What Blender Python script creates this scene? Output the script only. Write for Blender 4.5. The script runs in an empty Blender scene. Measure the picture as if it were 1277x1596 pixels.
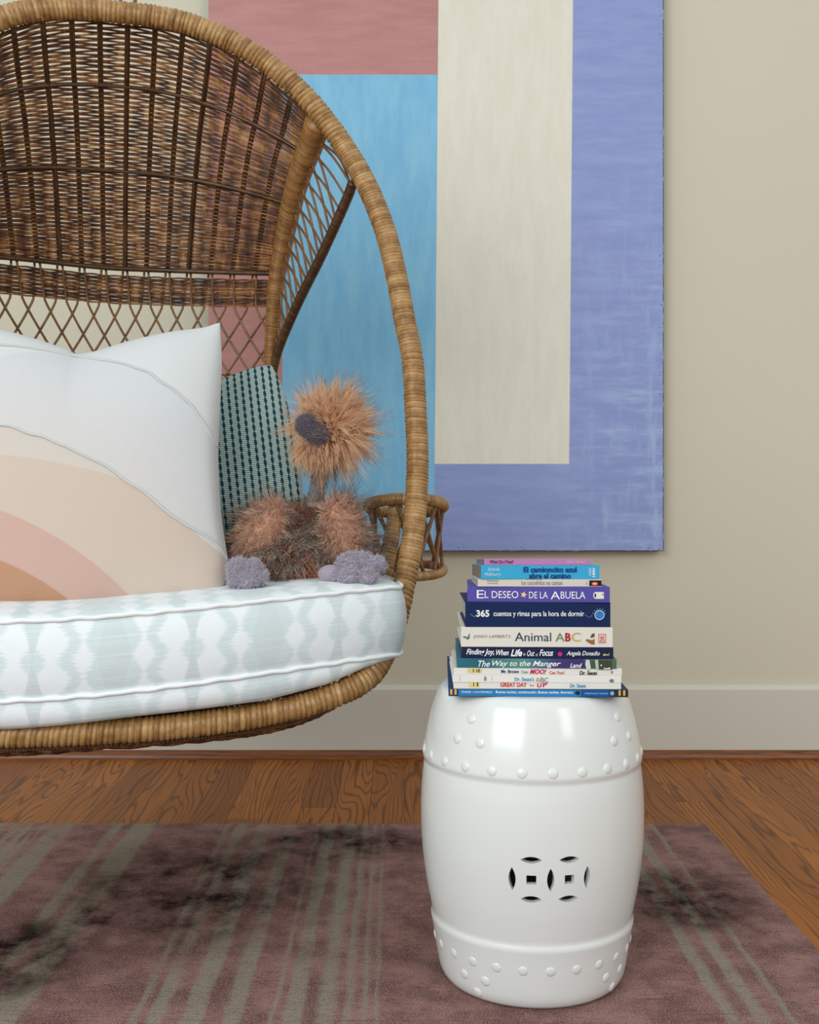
import bpy, bmesh, math, random
import numpy as np
from mathutils import Vector, Matrix
rng = np.random.default_rng(7)
random.seed(7)
S = bpy.context.scene
COL = S.collection
PI = math.pi

# ------------------------------------------------------------------ camera, world, light, exposure
F, CX, CY, HC = 1813.0, 622.0, 745.0, 0.753     # focal length (px), optical axis in the 1277x1596 frame, eye height
cam_d = bpy.data.cameras.new('camera'); cam = bpy.data.objects.new('camera', cam_d); COL.objects.link(cam)
cam.location = (0, 0, HC); cam.rotation_euler = (PI/2, 0, 0)
cam_d.sensor_fit = 'VERTICAL'; cam_d.sensor_height = 36.0; cam_d.lens = F/1596*36.0
cam_d.shift_x = (638.5-CX)/1596; cam_d.shift_y = -(798-CY)/1596
cam_d.clip_start = 0.05
S.camera = cam
w = bpy.data.worlds.new('world'); S.world = w; w.use_nodes = True
bg = w.node_tree.nodes['Background']; bg.inputs[0].default_value = (0.915, 0.965, 0.98, 1); bg.inputs[1].default_value = 0.78
def area(name, loc, target, sx, sy, power, col):
    l = bpy.data.lights.new(name, 'AREA'); l.shape = 'RECTANGLE'; l.size = sx; l.size_y = sy; l.energy = power; l.color = col
    o = bpy.data.objects.new(name, l); COL.objects.link(o); o.location = loc
    d = Vector(target)-Vector(loc); o.rotation_euler = d.to_track_quat('-Z', 'Y').to_euler(); return o
area('window_light', (-1.9, -1.5, 2.0), (0.1, 2.7, 0.6), 2.4, 2.0, 88, (0.96, 0.995, 0.985))
area('window_light_right', (2.0, -0.9, 2.0), (0.6, 3.0, 1.2), 0.7, 1.6, 16, (1.0, 0.97, 0.92))
S.view_settings.view_transform = 'Standard'; S.view_settings.look = 'None'
S.view_settings.gamma = 1; S.view_settings.use_curve_mapping = False
S.view_settings.exposure = 0.0

# ------------------------------------------------------------------ helpers
def s2l(c):
    c = c/255.0
    return c/12.92 if c <= 0.04045 else ((c+0.055)/1.055)**2.4
def rgb(r, g, b): return (s2l(r), s2l(g), s2l(b), 1.0)
def W(px, py, Y): return Vector(((px-CX)/F*Y, Y, HC-(py-CY)/F*Y))

class NT:
    def __init__(s, name, rough=0.6, spec=0.5, coat=0.0, sheen=0.0):
        s.m = bpy.data.materials.new(name); s.m.use_nodes = True; s.t = s.m.node_tree
        s.b = s.t.nodes['Principled BSDF']; s.b.inputs['Roughness'].default_value = rough
        s.b.inputs['Specular IOR Level'].default_value = spec
        s.b.inputs['Coat Weight'].default_value = coat
        s.b.inputs['Sheen Weight'].default_value = sheen
    def n(s, typ, ins=None, **kw):
        nd = s.t.nodes.new('ShaderNode'+typ)
        for k, v in kw.items(): setattr(nd, k, v)
        for k, v in (ins or {}).items():
            if isinstance(v, bpy.types.NodeSocket): s.t.links.new(v, nd.inputs[k])
            else: nd.inputs[k].default_value = v
        return nd
    def math(s, op, a, b=0.0, c=0.0): return s.n('Math', {0: a, 1: b, 2: c}, operation=op).outputs[0]
    def smooth(s, v, lo, hi):
        return s.n('MapRange', {0: v, 1: lo, 2: hi}, interpolation_type='SMOOTHSTEP').outputs[0]
    def coord(s, kind='Object', scale=(1, 1, 1), loc=(0, 0, 0)):
        tc = s.n('TexCoord'); return s.n('Mapping', {'Vector': tc.outputs[kind], 'Scale': scale, 'Location': loc}).outputs[0]
    def noise(s, vec, scale, detail=3, rough=0.5, dist=0.0):
        return s.n('TexNoise', {'Vector': vec, 'Scale': scale, 'Detail': detail, 'Roughness': rough, 'Distortion': dist}).outputs[0]
    def ramp(s, fac, stops, interp='LINEAR'):
        r = s.n('ValToRGB', {0: fac}); cr = r.color_ramp; cr.interpolation = interp
        while len(cr.elements) < len(stops): cr.elements.new(0.5)
        for e, (p, c) in zip(cr.elements, stops): e.position = p; e.color = c
        return r.outputs[0]
    def mix(s, fac, a, b, mode='MIX'):
        return s.n('Mix', {0: fac, 6: a, 7: b}, data_type='RGBA', blend_type=mode).outputs[2]
    def xyz(s, vec): return s.n('SeparateXYZ', {0: vec}).outputs
    def base(s, c):
        if isinstance(c, bpy.types.NodeSocket): s.t.links.new(c, s.b.inputs['Base Color'])
        else: s.b.inputs['Base Color'].default_value = c
        return s
    def rough(s, v): s.t.links.new(v, s.b.inputs['Roughness'])
    def bump(s, h, strength=0.3, dist=0.002):
        nd = s.n('Bump', {'Height': h, 'Strength': strength, 'Distance': dist}); s.t.links.new(nd.outputs[0], s.b.inputs['Normal']); return s

def plain(name, c, rough=0.6, **k): return NT(name, rough, **k).base(c).m

def mesh_obj(name, V, Fc, mats, parent=None, smooth=True, uv=None, mi=None):
    me = bpy.data.meshes.new(name)
    if isinstance(V, np.ndarray): V = V.tolist()
    if isinstance(Fc, np.ndarray): Fc = Fc.tolist()
    me.from_pydata(V, [], Fc); 
    if not isinstance(mats, (list, tuple)): mats = [mats]
    for m in mats: me.materials.append(getattr(m, 'm', m))
    if smooth: me.polygons.foreach_set('use_smooth', [True]*len(me.polygons))
    if mi is not None: me.polygons.foreach_set('material_index', mi)
    if uv is not None:
        uv = np.asarray(uv, dtype=float); l = np.empty(len(me.loops), dtype=int); me.loops.foreach_get('vertex_index', l)
        layer = me.uv_layers.new(name='UVMap'); layer.data.foreach_set('uv', uv[l].ravel())
    me.update()
    o = bpy.data.objects.new(name, me); COL.objects.link(o); o.parent = parent
    return o

class Geo:                      # collects pieces for ONE mesh
    def __init__(s): s.V = []; s.F = []; s.UV = []; s.n = 0
    def add(s, V, Fc, UV=None):
        V = np.asarray(V, float); s.V.append(V); s.F.append(np.asarray(Fc)+s.n)
        s.UV.append(np.zeros((len(V), 2)) if UV is None else np.asarray(UV, float)); s.n += len(V)
    def build(s, name, mat, parent=None, smooth=True):
        Fl = []
        for f in s.F: Fl += f.tolist()
        return mesh_obj(name, np.concatenate(s.V), Fl, mat, parent, smooth, np.concatenate(s.UV))

def smooth_path(P, n, closed=False):
    P = np.asarray(P, float); k = len(P)
    if closed: Q = np.vstack([P[-1], P, P[0], P[1]])
    else: Q = np.vstack([2*P[0]-P[1], P, 2*P[-1]-P[-2]])
    out = []; segs = k if closed else k-1; m = 24
    for i in range(segs):
        p0, p1, p2, p3 = Q[i], Q[i+1], Q[i+2], Q[i+3]
        t = np.linspace(0, 1, m, endpoint=False)[:, None]
        out.append(0.5*((2*p1)+(-p0+p2)*t+(2*p0-5*p1+4*p2-p3)*t**2+(-p0+3*p1-3*p2+p3)*t**3))
    out.append(Q[1][None] if closed else Q[-2][None])
    A = np.vstack(out); d = np.r_[0, np.cumsum(np.linalg.norm(np.diff(A, axis=0), axis=1))]
    s = np.linspace(0, d[-1], n+(1 if closed else 0))
    R = np.stack([np.interp(s, d, A[:, j]) for j in range(A.shape[1])], 1)
    return R[:-1] if closed else R
def plen(P): return np.linalg.norm(np.diff(np.asarray(P), axis=0), axis=1).sum()

def tube(P, r, sides=8, closed=False, wrap=None, depth=0.0, up=(0, 0, 1), cap=True, lean=1.0):
    """tube along P; wrap = spacing of helical cane wrapping (metres)"""
    P = np.asarray(P, float); n = len(P)
    T = (np.roll(P, -1, 0)-np.roll(P, 1, 0)) if closed else np.gradient(P, axis=0)
    T /= np.linalg.norm(T, axis=1)[:, None]+1e-12
    N = np.zeros_like(P); a = np.array(up, float)
    if abs(np.dot(a, T[0])) > 0.9: a = np.array((1.0, 0, 0))
    v = a-T[0]*np.dot(a, T[0]); v /= np.linalg.norm(v); N[0] = v
    for i in range(1, n):
        v = N[i-1]-T[i]*np.dot(N[i-1], T[i]); N[i] = v/(np.linalg.norm(v)+1e-12)
    B = np.cross(T, N)
    if closed:
        v = N[-1]-T[0]*np.dot(N[-1], T[0]); ang = math.atan2(np.dot(v, B[0]), np.dot(v, N[0]))
        for i in range(n):
            a_ = -ang*i/n; N[i], B[i] = math.cos(a_)*N[i]+math.sin(a_)*B[i], -math.sin(a_)*N[i]+math.cos(a_)*B[i]
    d = np.r_[0, np.cumsum(np.linalg.norm(np.diff(P, axis=0), axis=1))]
    th = np.linspace(0, 2*PI, sides, endpoint=False)
    R = np.broadcast_to(np.asarray(r, float).reshape(-1, 1), (n, 1))*np.ones((1, sides))
    ph = np.zeros((n, 1))
    if wrap is not None:
        wr = np.broadcast_to(np.asarray(wrap, float), (n,))
        ph = np.r_[0, np.cumsum(np.diff(d)/wr[1:])][:, None]
        jit = 0.13*np.sin(ph*0.73+2)+0.1*np.sin(ph*1.9)
        f = np.abs(np.sin(PI*(ph+jit+lean*th[None, :]/(2*PI))))
        cell = np.floor(ph+jit+lean*th[None, :]/(2*PI))
        irr = (np.sin(cell*12.9898)*43758.5453) % 1.0
        R = R-depth*(1-f**0.55)+depth*0.35*(irr-0.5)*f
    V = P[:, None, :]+R[:, :, None]*(np.cos(th)[None, :, None]*N[:, None, :]+np.sin(th)[None, :, None]*B[:, None, :])
    UV = np.stack([np.broadcast_to(th/(2*PI), (n, sides)), np.broadcast_to((ph if wrap is not None else d[:, None]*30), (n, sides))], 2)
    m = n if closed else n-1
    i = np.arange(m)[:, None]; j = np.arange(sides)[None, :]; i2 = (i+1) % n; j2 = (j+1) % sides
    Fc = np.stack([i*sides+j+0*i, i*sides+j2, i2*sides+j2, i2*sides+j], 2).reshape(-1, 4)
    V = V.reshape(-1, 3); UV = UV.reshape(-1, 2)
    Fc = Fc.tolist()
    if cap and not closed:
        Fc.append(list(range(sides-1, -1, -1))); Fc.append([(n-1)*sides+k for k in range(sides)])
    return V, Fc, UV
def add_tube(g, *a, **k):
    V, Fc, UV = tube(*a, **k)
    base = g.n; g.V.append(V); g.UV.append(UV); g.n += len(V)
    class L(list):
        def tolist(s): return list(s)
    g.F.append(L([[q+base for q in f] for f in Fc]))

def tag(o, label=None, cat=None, group=None, kind=None):
    if label: o['label'] = label
    if cat: o['category'] = cat
    if group: o['group'] = group
    if kind: o['kind'] = kind
    return o
def empty(name, loc=(0, 0, 0), rz=0.0):
    o = bpy.data.objects.new(name, None); COL.objects.link(o); o.location = loc; o.rotation_euler = (0, 0, rz)
    o.empty_display_size = 0.05; return o
def box(name, x0, x1, y0, y1, z0, z1, mat, parent=None, bev=0.0):
    bm = bmesh.new(); bmesh.ops.create_cube(bm, size=1)
    for v in bm.verts: v.co = Vector((x0+(v.co.x+.5)*(x1-x0), y0+(v.co.y+.5)*(y1-y0), z0+(v.co.z+.5)*(z1-z0)))
    if bev: bmesh.ops.bevel(bm, geom=bm.edges[:], offset=bev, segments=3, affect='EDGES', profile=0.5)
    me = bpy.data.meshes.new(name); bm.to_mesh(me); bm.free(); me.materials.append(mat)
    o = bpy.data.objects.new(name, me); COL.objects.link(o); o.parent = parent; return o
def baked(o):                    # apply modifiers without operators
    dg = bpy.context.evaluated_depsgraph_get(); me = bpy.data.meshes.new_from_object(o.evaluated_get(dg))
    o.modifiers.clear(); o.data = me; return o

# ------------------------------------------------------------------ the room
mw = NT('wall_paint', 0.75, 0.25); v = mw.coord('Object')
mw.base(mw.mix(mw.noise(v, 1.2, 2), rgb(208, 203, 182), rgb(213, 208, 188))); mw.bump(mw.noise(v, 220, 2), 0.06, 0.001)
WALL_Y = 3.145
tag(box('wall_back', -4, 4, WALL_Y, WALL_Y+.12, 0, 2.9, mw.m), kind='structure')
mb = NT('trim_paint', 0.45, 0.4); mb.base(rgb(210, 206, 192)); mb.bump(mb.noise(mb.coord('Object', (1, 1, 8)), 20, 2), 0.03, 0.001)
# baseboard with a small bead along the top
pr = [(WALL_Y, .020), (WALL_Y-.016, .020), (WALL_Y-.016, .183), (WALL_Y-.014, .186), (WALL_Y-.010, .188), (WALL_Y-.006, .192), (WALL_Y, .194)]
V = [(x, y, z) for x in (-4, 4) for y, z in pr]; k = len(pr)
tag(mesh_obj('baseboard_back', V, [(i, i+1, k+i+1, k+i) for i in range(k-1)], mb.m, smooth=False), kind='structure')
mo = NT('oak_trim', 0.35, 0.5); v = mo.coord('Object', (1.2, 30, 30))
mo.base(mo.ramp(mo.noise(v, 6, 5, .6, 1.0), [(0.3, rgb(70, 34, 10)), (0.55, rgb(128, 70, 26)), (0.75, rgb(158, 94, 40))]))
pr = [(WALL_Y-.016, .0215)]+[(WALL_Y-.016-.019*math.sin(a), .0015+.0195*math.cos(a)) for a in np.linspace(.1, PI/2, 7)]+[(WALL_Y-.035, 0)]
V = [(x, y, z) for x in (-4, 4) for y, z in pr]; k = len(pr)
tag(mesh_obj('trim_1', V, [(i, i+1, k+i+1, k+i) for i in range(k-1)], mo.m), kind='structure')

mf = NT('oak_floor', 0.40, 0.24)
v = mf.coord('Object'); x, y, z = mf.xyz(v)
PWD = 0.0785
bx = mf.math('DIVIDE', mf.math('ADD', x, 50*PWD-0.012), PWD); bi = mf.math('FLOOR', bx); fx = mf.math('FRACT', bx)
rnd = mf.n('TexWhiteNoise', {'W': bi}, noise_dimensions='1D').outputs[0]
by = mf.math('DIVIDE', mf.math('ADD', y, mf.math('MULTIPLY', rnd, 7.3)), 1.3); yi = mf.math('FLOOR', by); fy = mf.math('FRACT', by)
pid = mf.math('ADD', mf.math('MULTIPLY', bi, 3.17), mf.math('MULTIPLY', yi, 1.91))
r2 = mf.n('TexWhiteNoise', {'W': pid}, noise_dimensions='1D').outputs[0]
gv = mf.n('CombineXYZ', {0: mf.math('ADD', mf.math('MULTIPLY', x, 1.4), mf.math('MULTIPLY', r2, 9.0)), 1: mf.math('MULTIPLY', y, 0.15), 2: mf.math('MULTIPLY', r2, 31.0)}).outputs[0]
big = mf.noise(gv, 8.0, 2, .42, .3)                        # cathedral rings: contour lines of a stretched noise
ring = mf.math('ABSOLUTE', mf.math('SUBTRACT', mf.math('FRACT', mf.math('ADD', mf.math('MULTIPLY', fx, 5.0), mf.math('MULTIPLY', big, 15.0))), 0.5))
ringm = mf.smooth(ring, 0.0, 0.24)
gv2 = mf.n('CombineXYZ', {0: mf.math('MULTIPLY', x, 1.0), 1: mf.math('MULTIPLY', y, 0.03), 2: r2}).outputs[0]
fine = mf.noise(gv2, 230, 3, .6)
c0 = mf.ramp(r2, [(0.0, rgb(138, 76, 16)), (0.35, rgb(152, 86, 20)), (0.7, rgb(168, 100, 28)), (1.0, rgb(154, 86, 20))])
c1 = mf.mix(mf.math('MULTIPLY', mf.math('SUBTRACT', 1.0, ringm), 0.68), c0, rgb(62, 26, 4))
c2 = mf.mix(mf.math('MULTIPLY', mf.smooth(fine, .5, .68), .45), c1, rgb(84, 42, 14))
seam = mf.math('MINIMUM', mf.math('MULTIPLY', mf.math('MINIMUM', fx, mf.math('SUBTRACT', 1.0, fx)), PWD), mf.math('MULTIPLY', mf.math('MINIMUM', fy, mf.math('SUBTRACT', 1.0, fy)), 1.3))
sm = mf.smooth(seam, 0.0002, 0.0010)
mf.base(mf.mix(sm, rgb(36, 16, 6), c2)); mf.bump(mf.math('ADD', sm, mf.math('MULTIPLY', fine, .15)), .35, .001)
tag(box('floor', -4, 4, -2.5, WALL_Y, -.05, 0, mf.m), kind='structure')

# ------------------------------------------------------------------ rug
mr = NT('rug_pile', 0.95, 0.05)
v = mr.coord('Object'); x, y, z = mr.xyz(v)
wob = mr.math('MULTIPLY', mr.math('SUBTRACT', mr.noise(mr.coord('Object', (1, .35, 1)), 28, 3), .5), .016)
xs = mr.math('ADD', x, wob)
stripes = [(-.715, .05), (-.60, .022), (-.545, .05), (-.365, .009), (-.335, .018), (-.286, .028), (-.2300, .024), (-.1735, .006), (-.146, .023), (-.1025, .0225), (-.0715, .0075), (-.0482, .0055), (-.0310, .0035), (.455, .02), (.496, .022), (.541, .009)]
stops = [(0.0, (0, 0, 0, 1))]
stops = []
X0r, XW = -.80, 1.5
for c, wd in stripes:
    stops += [((c-wd/2-.002-X0r)/XW, (0, 0, 0, 1)), ((c-wd/2+.001-X0r)/XW, (1, 1, 1, 1)), ((c+wd/2-.001-X0r)/XW, (1, 1, 1, 1)), ((c+wd/2+.002-X0r)/XW, (0, 0, 0, 1))]
fx_ = mr.math('DIVIDE', mr.math('SUBTRACT', xs, X0r), XW)
sa = mr.ramp(fx_, stops[:32]); sb = mr.ramp(fx_, stops[32:])
msk = mr.math('MAXIMUM', mr.n('RGBToBW', {0: sa}).outputs[0], mr.n('RGBToBW', {0: sb}).outputs[0])
# broad bands further left, and patchiness so the stripes fade in and out
left = mr.noise(mr.n('CombineXYZ', {0: mr.math('MULTIPLY', xs, 1.0), 1: mr.math('MULTIPLY', y, .05), 2: 3.3}).outputs[0], 26, 2)
leftm = mr.math('MULTIPLY', mr.smooth(left, .46, .56), mr.math('SUBTRACT', 1.0, mr.smooth(x, -.78, -.70)))
msk = mr.math('MAXIMUM', msk, leftm)
fade = mr.smooth(mr.noise(mr.coord('Object', (1.4, .7, 1), (3, 1, 0)), 5, 4, .6), .3, .52)
msk = mr.math('MULTIPLY', msk, mr.math('MULTIPLY', mr.math('ADD', .34, mr.math('MULTIPLY', fade, .52)), mr.math('ADD', .75, mr.math('MULTIPLY', mr.smooth(mr.noise(v, 120, 3, .7), .35, .6), .25))))
pat = mr.noise(v, 14, 5, .65)
rose = mr.mix(mr.smooth(pat, .35, .65), rgb(112, 78, 76), rgb(150, 110, 105))
c = mr.mix(msk, rose, rgb(142, 136, 119))
c = mr.mix(mr.math('MULTIPLY', mr.smooth(mr.noise(v, 420, 2), .48, .7), .42), c, rgb(206, 192, 176))
# worn dark patches woven into the pile
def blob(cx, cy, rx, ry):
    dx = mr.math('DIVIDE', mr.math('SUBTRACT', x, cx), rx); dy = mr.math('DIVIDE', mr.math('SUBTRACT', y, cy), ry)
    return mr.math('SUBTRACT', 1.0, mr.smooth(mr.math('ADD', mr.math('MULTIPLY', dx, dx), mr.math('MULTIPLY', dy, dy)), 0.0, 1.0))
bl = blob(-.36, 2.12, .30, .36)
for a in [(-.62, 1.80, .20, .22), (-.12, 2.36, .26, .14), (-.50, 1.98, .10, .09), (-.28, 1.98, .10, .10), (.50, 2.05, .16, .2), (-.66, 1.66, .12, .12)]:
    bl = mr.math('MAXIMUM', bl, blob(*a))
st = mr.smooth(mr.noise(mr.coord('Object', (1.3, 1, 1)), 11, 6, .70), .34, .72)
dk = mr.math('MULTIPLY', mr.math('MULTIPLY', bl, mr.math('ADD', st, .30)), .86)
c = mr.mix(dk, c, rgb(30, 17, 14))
lin = mr.smooth(mr.noise(mr.coord('Object', (.5, 9, 1)), 22, 4, .7), .60, .70)
c = mr.mix(mr.math('MULTIPLY', lin, .5), c, rgb(58, 40, 36))
c = mr.mix(mr.math('MULTIPLY', mr.smooth(mr.noise(mr.coord('Object', (.8, 5, 1), (2, 5, 0)), 60, 4, .75), .56, .64), .45), c, rgb(66, 46, 42))
mr.base(c)
hh = mr.math('ADD', mr.noise(v, 500, 2), mr.math('MULTIPLY', mr.noise(mr.coord('Object', (1, 3, 1)), 90, 3), .8)); mr.bump(hh, .7, .003)
bm = bmesh.new(); RX = .660
pts = [(-2.6, -.4), (RX+.006, -.4), (RX, 2.497), (-2.6, 2.51)]
lo = [bm.verts.new((a, b, 0.0005)) for a, b in pts]; hi = [bm.verts.new((a, b, .012)) for a, b in pts]
bm.faces.new(lo[::-1]); bm.faces.new(hi)
for i in range(4): bm.faces.new((lo[i], lo[(i+1) % 4], hi[(i+1) % 4], hi[i]))
bmesh.ops.bevel(bm, geom=[e for e in bm.edges if e.verts[0].co.z > .01 and e.verts[1].co.z > .01], offset=.006, segments=3, affect='EDGES', profile=.5)
me = bpy.data.meshes.new('rug'); bm.to_mesh(me); bm.free(); me.materials.append(mr.m)
rug = bpy.data.objects.new('area_rug', me); COL.objects.link(rug)
tag(rug, 'faded mauve area rug with grey green stripes and dark worn patches on the wood floor', 'rug')

# ------------------------------------------------------------------ painting
mp = NT('painted_canvas', 0.5, 0.4)
tc = mp.n('TexCoord').outputs['UV']; u, q, _ = mp.xyz(tc)        # UV holds metres: u from the left edge, q from the bottom edge
wv = mp.n('CombineXYZ', {0: u, 1: q, 2: 0.0}).outputs[0]
def st_noise(sx, sy, sc, d=5, r=.68): return mp.noise(mp.n('Mapping', {'Vector': wv, 'Scale': (sx, sy, 1)}).outputs[0], sc, d, r)
def step(val, at, w=.0012): return mp.smooth(mp.math('ADD', val, mp.math('MULTIPLY', mp.math('SUBTRACT', st_noise(1, 1, 60), .5), .002)), at-w, at+w)
vst, hst = st_noise(6, 1.2, 5), st_noise(1.2, 6, 5)
pink = mp.mix(mp.smooth(hst, .3, .75), rgb(180, 125, 122), rgb(192, 139, 134))
blue = mp.mix(mp.smooth(vst, .3, .7), rgb(116, 182, 220), rgb(134, 194, 224))
cream = mp.mix(mp.smooth(vst, .35, .7), rgb(224, 220, 204), rgb(230, 227, 213))
peri = mp.mix(mp.smooth(hst, .3, .7), rgb(136, 151, 204), rgb(147, 162, 212))
lb = mp.math('MULTIPLY', mp.smooth(u, .85, 1.15), mp.math('SUBTRACT', 1.0, mp.smooth(q, .25, 1.25)))
lbn = mp.smooth(mp.math('MAXIMUM', hst, vst), .48, .72)
peri = mp.mix(mp.math('MULTIPLY', mp.math('MULTIPLY', lb, lbn), .5), peri, rgb(176, 204, 232))
XS = .603; XE = .965; XB = .197; QB = .2325; QP = 1.270         # metres
tilt = mp.math('MULTIPLY', mp.math('SUBTRACT', q, .2325), .0083)
in_x = mp.math('MULTIPLY', step(mp.math('SUBTRACT', u, tilt), XS), mp.math('SUBTRACT', 1.0, step(mp.math('SUBTRACT', u, tilt), XE-.0035)))
c = mp.mix(mp.math('MULTIPLY', step(u, XB), mp.math('SUBTRACT', 1.0, step(q, QP))), pink, blue)
c = mp.mix(step(mp.math('SUBTRACT', u, tilt), XS), c, peri)
c = mp.mix(mp.math('MULTIPLY', in_x, step(q, QB)), c, cream)
# black ground showing through in chips near the edges
ed = mp.math('MINIMUM', q, mp.math('SUBTRACT', 1.2135, u))
chip = mp.math('MULTIPLY', mp.smooth(st_noise(1, 1.6, 95, 3), .60, .66), mp.math('SUBTRACT', 1.0, mp.smooth(ed, .004, .022)))
chip = mp.math('MULTIPLY', chip, mp.smooth(st_noise(1, 1, 7, 2), .45, .55))
line = mp.math('MULTIPLY', mp.math('SUBTRACT', 1.0, mp.smooth(ed, .0008, .003)), mp.smooth(st_noise(1, 1, 30, 3), .35, .5))
c = mp.mix(mp.math('MAXIMUM', chip, line), c, rgb(24, 26, 48))
geo = mp.n('NewGeometry'); ny = mp.xyz(geo.outputs['True Normal'])[1]
c = mp.mix(mp.smooth(mp.math('ABSOLUTE', ny), .3, .7), rgb(34, 34, 50), c)
mp.base(c); mp.bump(mp.math('ADD', st_noise(7, .7, 22, 5, .7), mp.math('MULTIPLY', st_noise(1, 1, 40, 4), .5)), .22, .0015)
PX0, PX1, PZ0, PZ1, PY = (325-CX)/585, (1035-CX)/585, HC-(859-CY)/585, 2.10, 3.10
painting = box('abstract_painting', PX0, PX1, PY, PY+.038, PZ0, PZ1, mp.m, bev=.0012)
ul = painting.data.uv_layers.new(name='UVMap')
for l in painting.data.loops:
    co = painting.data.vertices[l.vertex_index].co; ul.data[l.index].uv = (co.x-PX0, co.z-PZ0)
tag(painting, 'large abstract canvas of pink, sky blue, cream and periwinkle blocks hanging on the wall', 'painting')

# ------------------------------------------------------------------ ceramic garden stool
mc = NT('white_glaze', 0.2, 0.5, coat=0.35); mc.b.inputs['Coat Roughness'].default_value = .13
vv = mc.coord('Object'); mc.base(mc.mix(mc.noise(vv, 3, 2), rgb(222, 226, 224), rgb(228, 230, 227))); mc.bump(mc.noise(vv, 9, 2), .12, .01)
SX, SY = (828.5-CX)/F*1.75, 1.75
stool = empty('garden_stool', (SX, SY, .012))
tag(stool, 'white glazed barrel shaped ceramic garden stool with pierced coin motif on the rug', 'stool')
ZB = .012
prof = [(.122, .0), (.130, .002), (.1345, .008), (.1385, .018), (.1435, .045), (.1475, .070), (.1505, .086), (.1512, .0895), (.1506, .0925), (.1482, .0945), (.1486, .097),
        (.1515, .110), (.1575, .140), (.1625, .175), (.1652, .205), (.1662, .235), (.1660, .262), (.1645, .290), (.1622, .312), (.1609, .3215), (.1612, .3235), (.1630, .3255), (.1636, .3285), (.1628, .332),
        (.1600, .350), (.1545, .378), (.1485, .400), (.1435, .415), (.1390, .425), (.1335, .4312), (.1270, .4332), (.118, .4336), (.09, .4333), (.04, .4332), (.0001, .4332)]
prof = [(r, zz if zz > .0 else 0.0) for r, zz in prof]
inner = [(.0001, .423), (.10, .423), (.130, .420), (.150, .37), (.154, .31), (.156, .235), (.152, .17), (.140, .10), (.126, .012), (.120, .002)]
PRF = smooth_path([(r, zz, 0) for r, zz in prof], 130)[:, :2]
PRI = smooth_path([(r, zz, 0) for r, zz in inner], 30)[:, :2]
allp = np.vstack([PRF, PRI]); ns = 180; n = len(allp)
th = np.linspace(0, 2*PI, ns, endpoint=False)
V = np.stack([allp[:, 0][:, None]*np.sin(th), -allp[:, 0][:, None]*np.cos(th), np.repeat(allp[:, 1][:, None], ns, 1)], 2).reshape(-1, 3)
Fc = [(i*ns+j, i*ns+(j+1) % ns, ((i+1) % n)*ns+(j+1) % ns, ((i+1) % n)*ns+j) for i in range(n) for j in range(ns)]
body = mesh_obj('body', V, Fc, mc.m, stool)
bm = bmesh.new(); bm.from_mesh(body.data); bmesh.ops.remove_doubles(bm, verts=bm.verts, dist=1e-4)
bmesh.ops.recalc_face_normals(bm, faces=bm.faces[:]); bm.to_mesh(body.data); bm.free()
# pierced coins: lens and square prisms cut radially
def cutter(shape, ang, z):
    P = []
    for a, b in shape:
        P.append((ang+a/.165, z+b))
    V = []; 
    for R in (.135, .185):
        for a, zz in P: V.append((R*math.sin(a), -R*math.cos(a), zz))
    k = len(P); Fs = [list(range(k))[::-1], [k+i for i in range(k)]]+[[i, (i+1) % k, k+(i+1) % k, k+i] for i in range(k)]
    return V, Fs
def lens(w, h, m=10):
    up = [(w*(t-.5), h/2*(1-(2*t-1)**2)) for t in np.linspace(0, 1, m)]
    return up[::-1]+[(a, -b) for a, b in up[1:-1]]
def vlens(w, h): return [(b, a) for a, b in lens(h, w)][::-1]
sq = [(-.0068, -.0062), (.0068, -.0062), (.0068, .0062), (-.0068, .0062)]
cutV, cutF = [], []
A0 = .047; ZC = HC-(1372-CY)/F*1.586-ZB; CP = .0530
def addc(shape, s, dz):
    V_, F_ = cutter(shape, A0+s/.165, ZC+dz); k = len(cutV); cutV.extend(V_); cutF.extend([[q+k for q in f] for f in F_])
for s_ in (-CP, 0, CP): addc(vlens(.0100, .0325), s_, 0)
for s_ in (-CP/2, CP/2):
    addc(sq, s_, 0); addc(lens(.0300, .0092), s_, .0275); addc(lens(.0300, .0092), s_, -.0275)
cut = mesh_obj('cutter', cutV, cutF, mc.m, stool, smooth=False)
bm = bmesh.new(); bm.from_mesh(cut.data); bmesh.ops.recalc_face_normals(bm, faces=bm.faces[:]); bm.to_mesh(cut.data); bm.free()
md = body.modifiers.new('cut', 'BOOLEAN'); md.operation = 'DIFFERENCE'; md.object = cut; md.solver = 'EXACT'
baked(body); bpy.data.objects.remove(cut)
body.data.polygons.foreach_set('use_smooth', [True]*len(body.data.polygons)); body.data.set_sharp_from_angle(angle=math.radians(50))
# relief studs
bm = bmesh.new(); bmesh.ops.create_uvsphere(bm, u_segments=20, v_segments=12, radius=1)
for v_ in bm.verts: v_.co = Vector((v_.co.x*.0074, v_.co.y*.0074, v_.co.z*.0025))
me = bpy.data.meshes.new('stud'); bm.to_mesh(me); bm.free(); me.materials.append(mc.m)
for p in me.polygons: p.use_smooth = True
def prof_at(z):
    zs, rs = PRF[:, 1], PRF[:, 0]
    i = np.argmin(np.abs(zs-z)+(rs < .1)*9); j0, j1 = max(i-2, 0), i+2
    dr, dz = rs[j1]-rs[j0], zs[j1]-zs[j0]; return rs[i], Vector((dz, 0, -dr)).normalized()
def stud(ang, z):
    r, nn = prof_at(z); o = bpy.data.objects.new('stud', me); COL.objects.link(o); o.parent = stool
    N_ = Vector((nn.x*math.sin(ang), -nn.x*math.cos(ang), nn.z)); o.location = Vector((r*math.sin(ang), -r*math.cos(ang), z))-N_*.0006
    o.rotation_euler = N_.to_track_quat('Z', 'Y').to_euler()
D = math.radians
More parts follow.
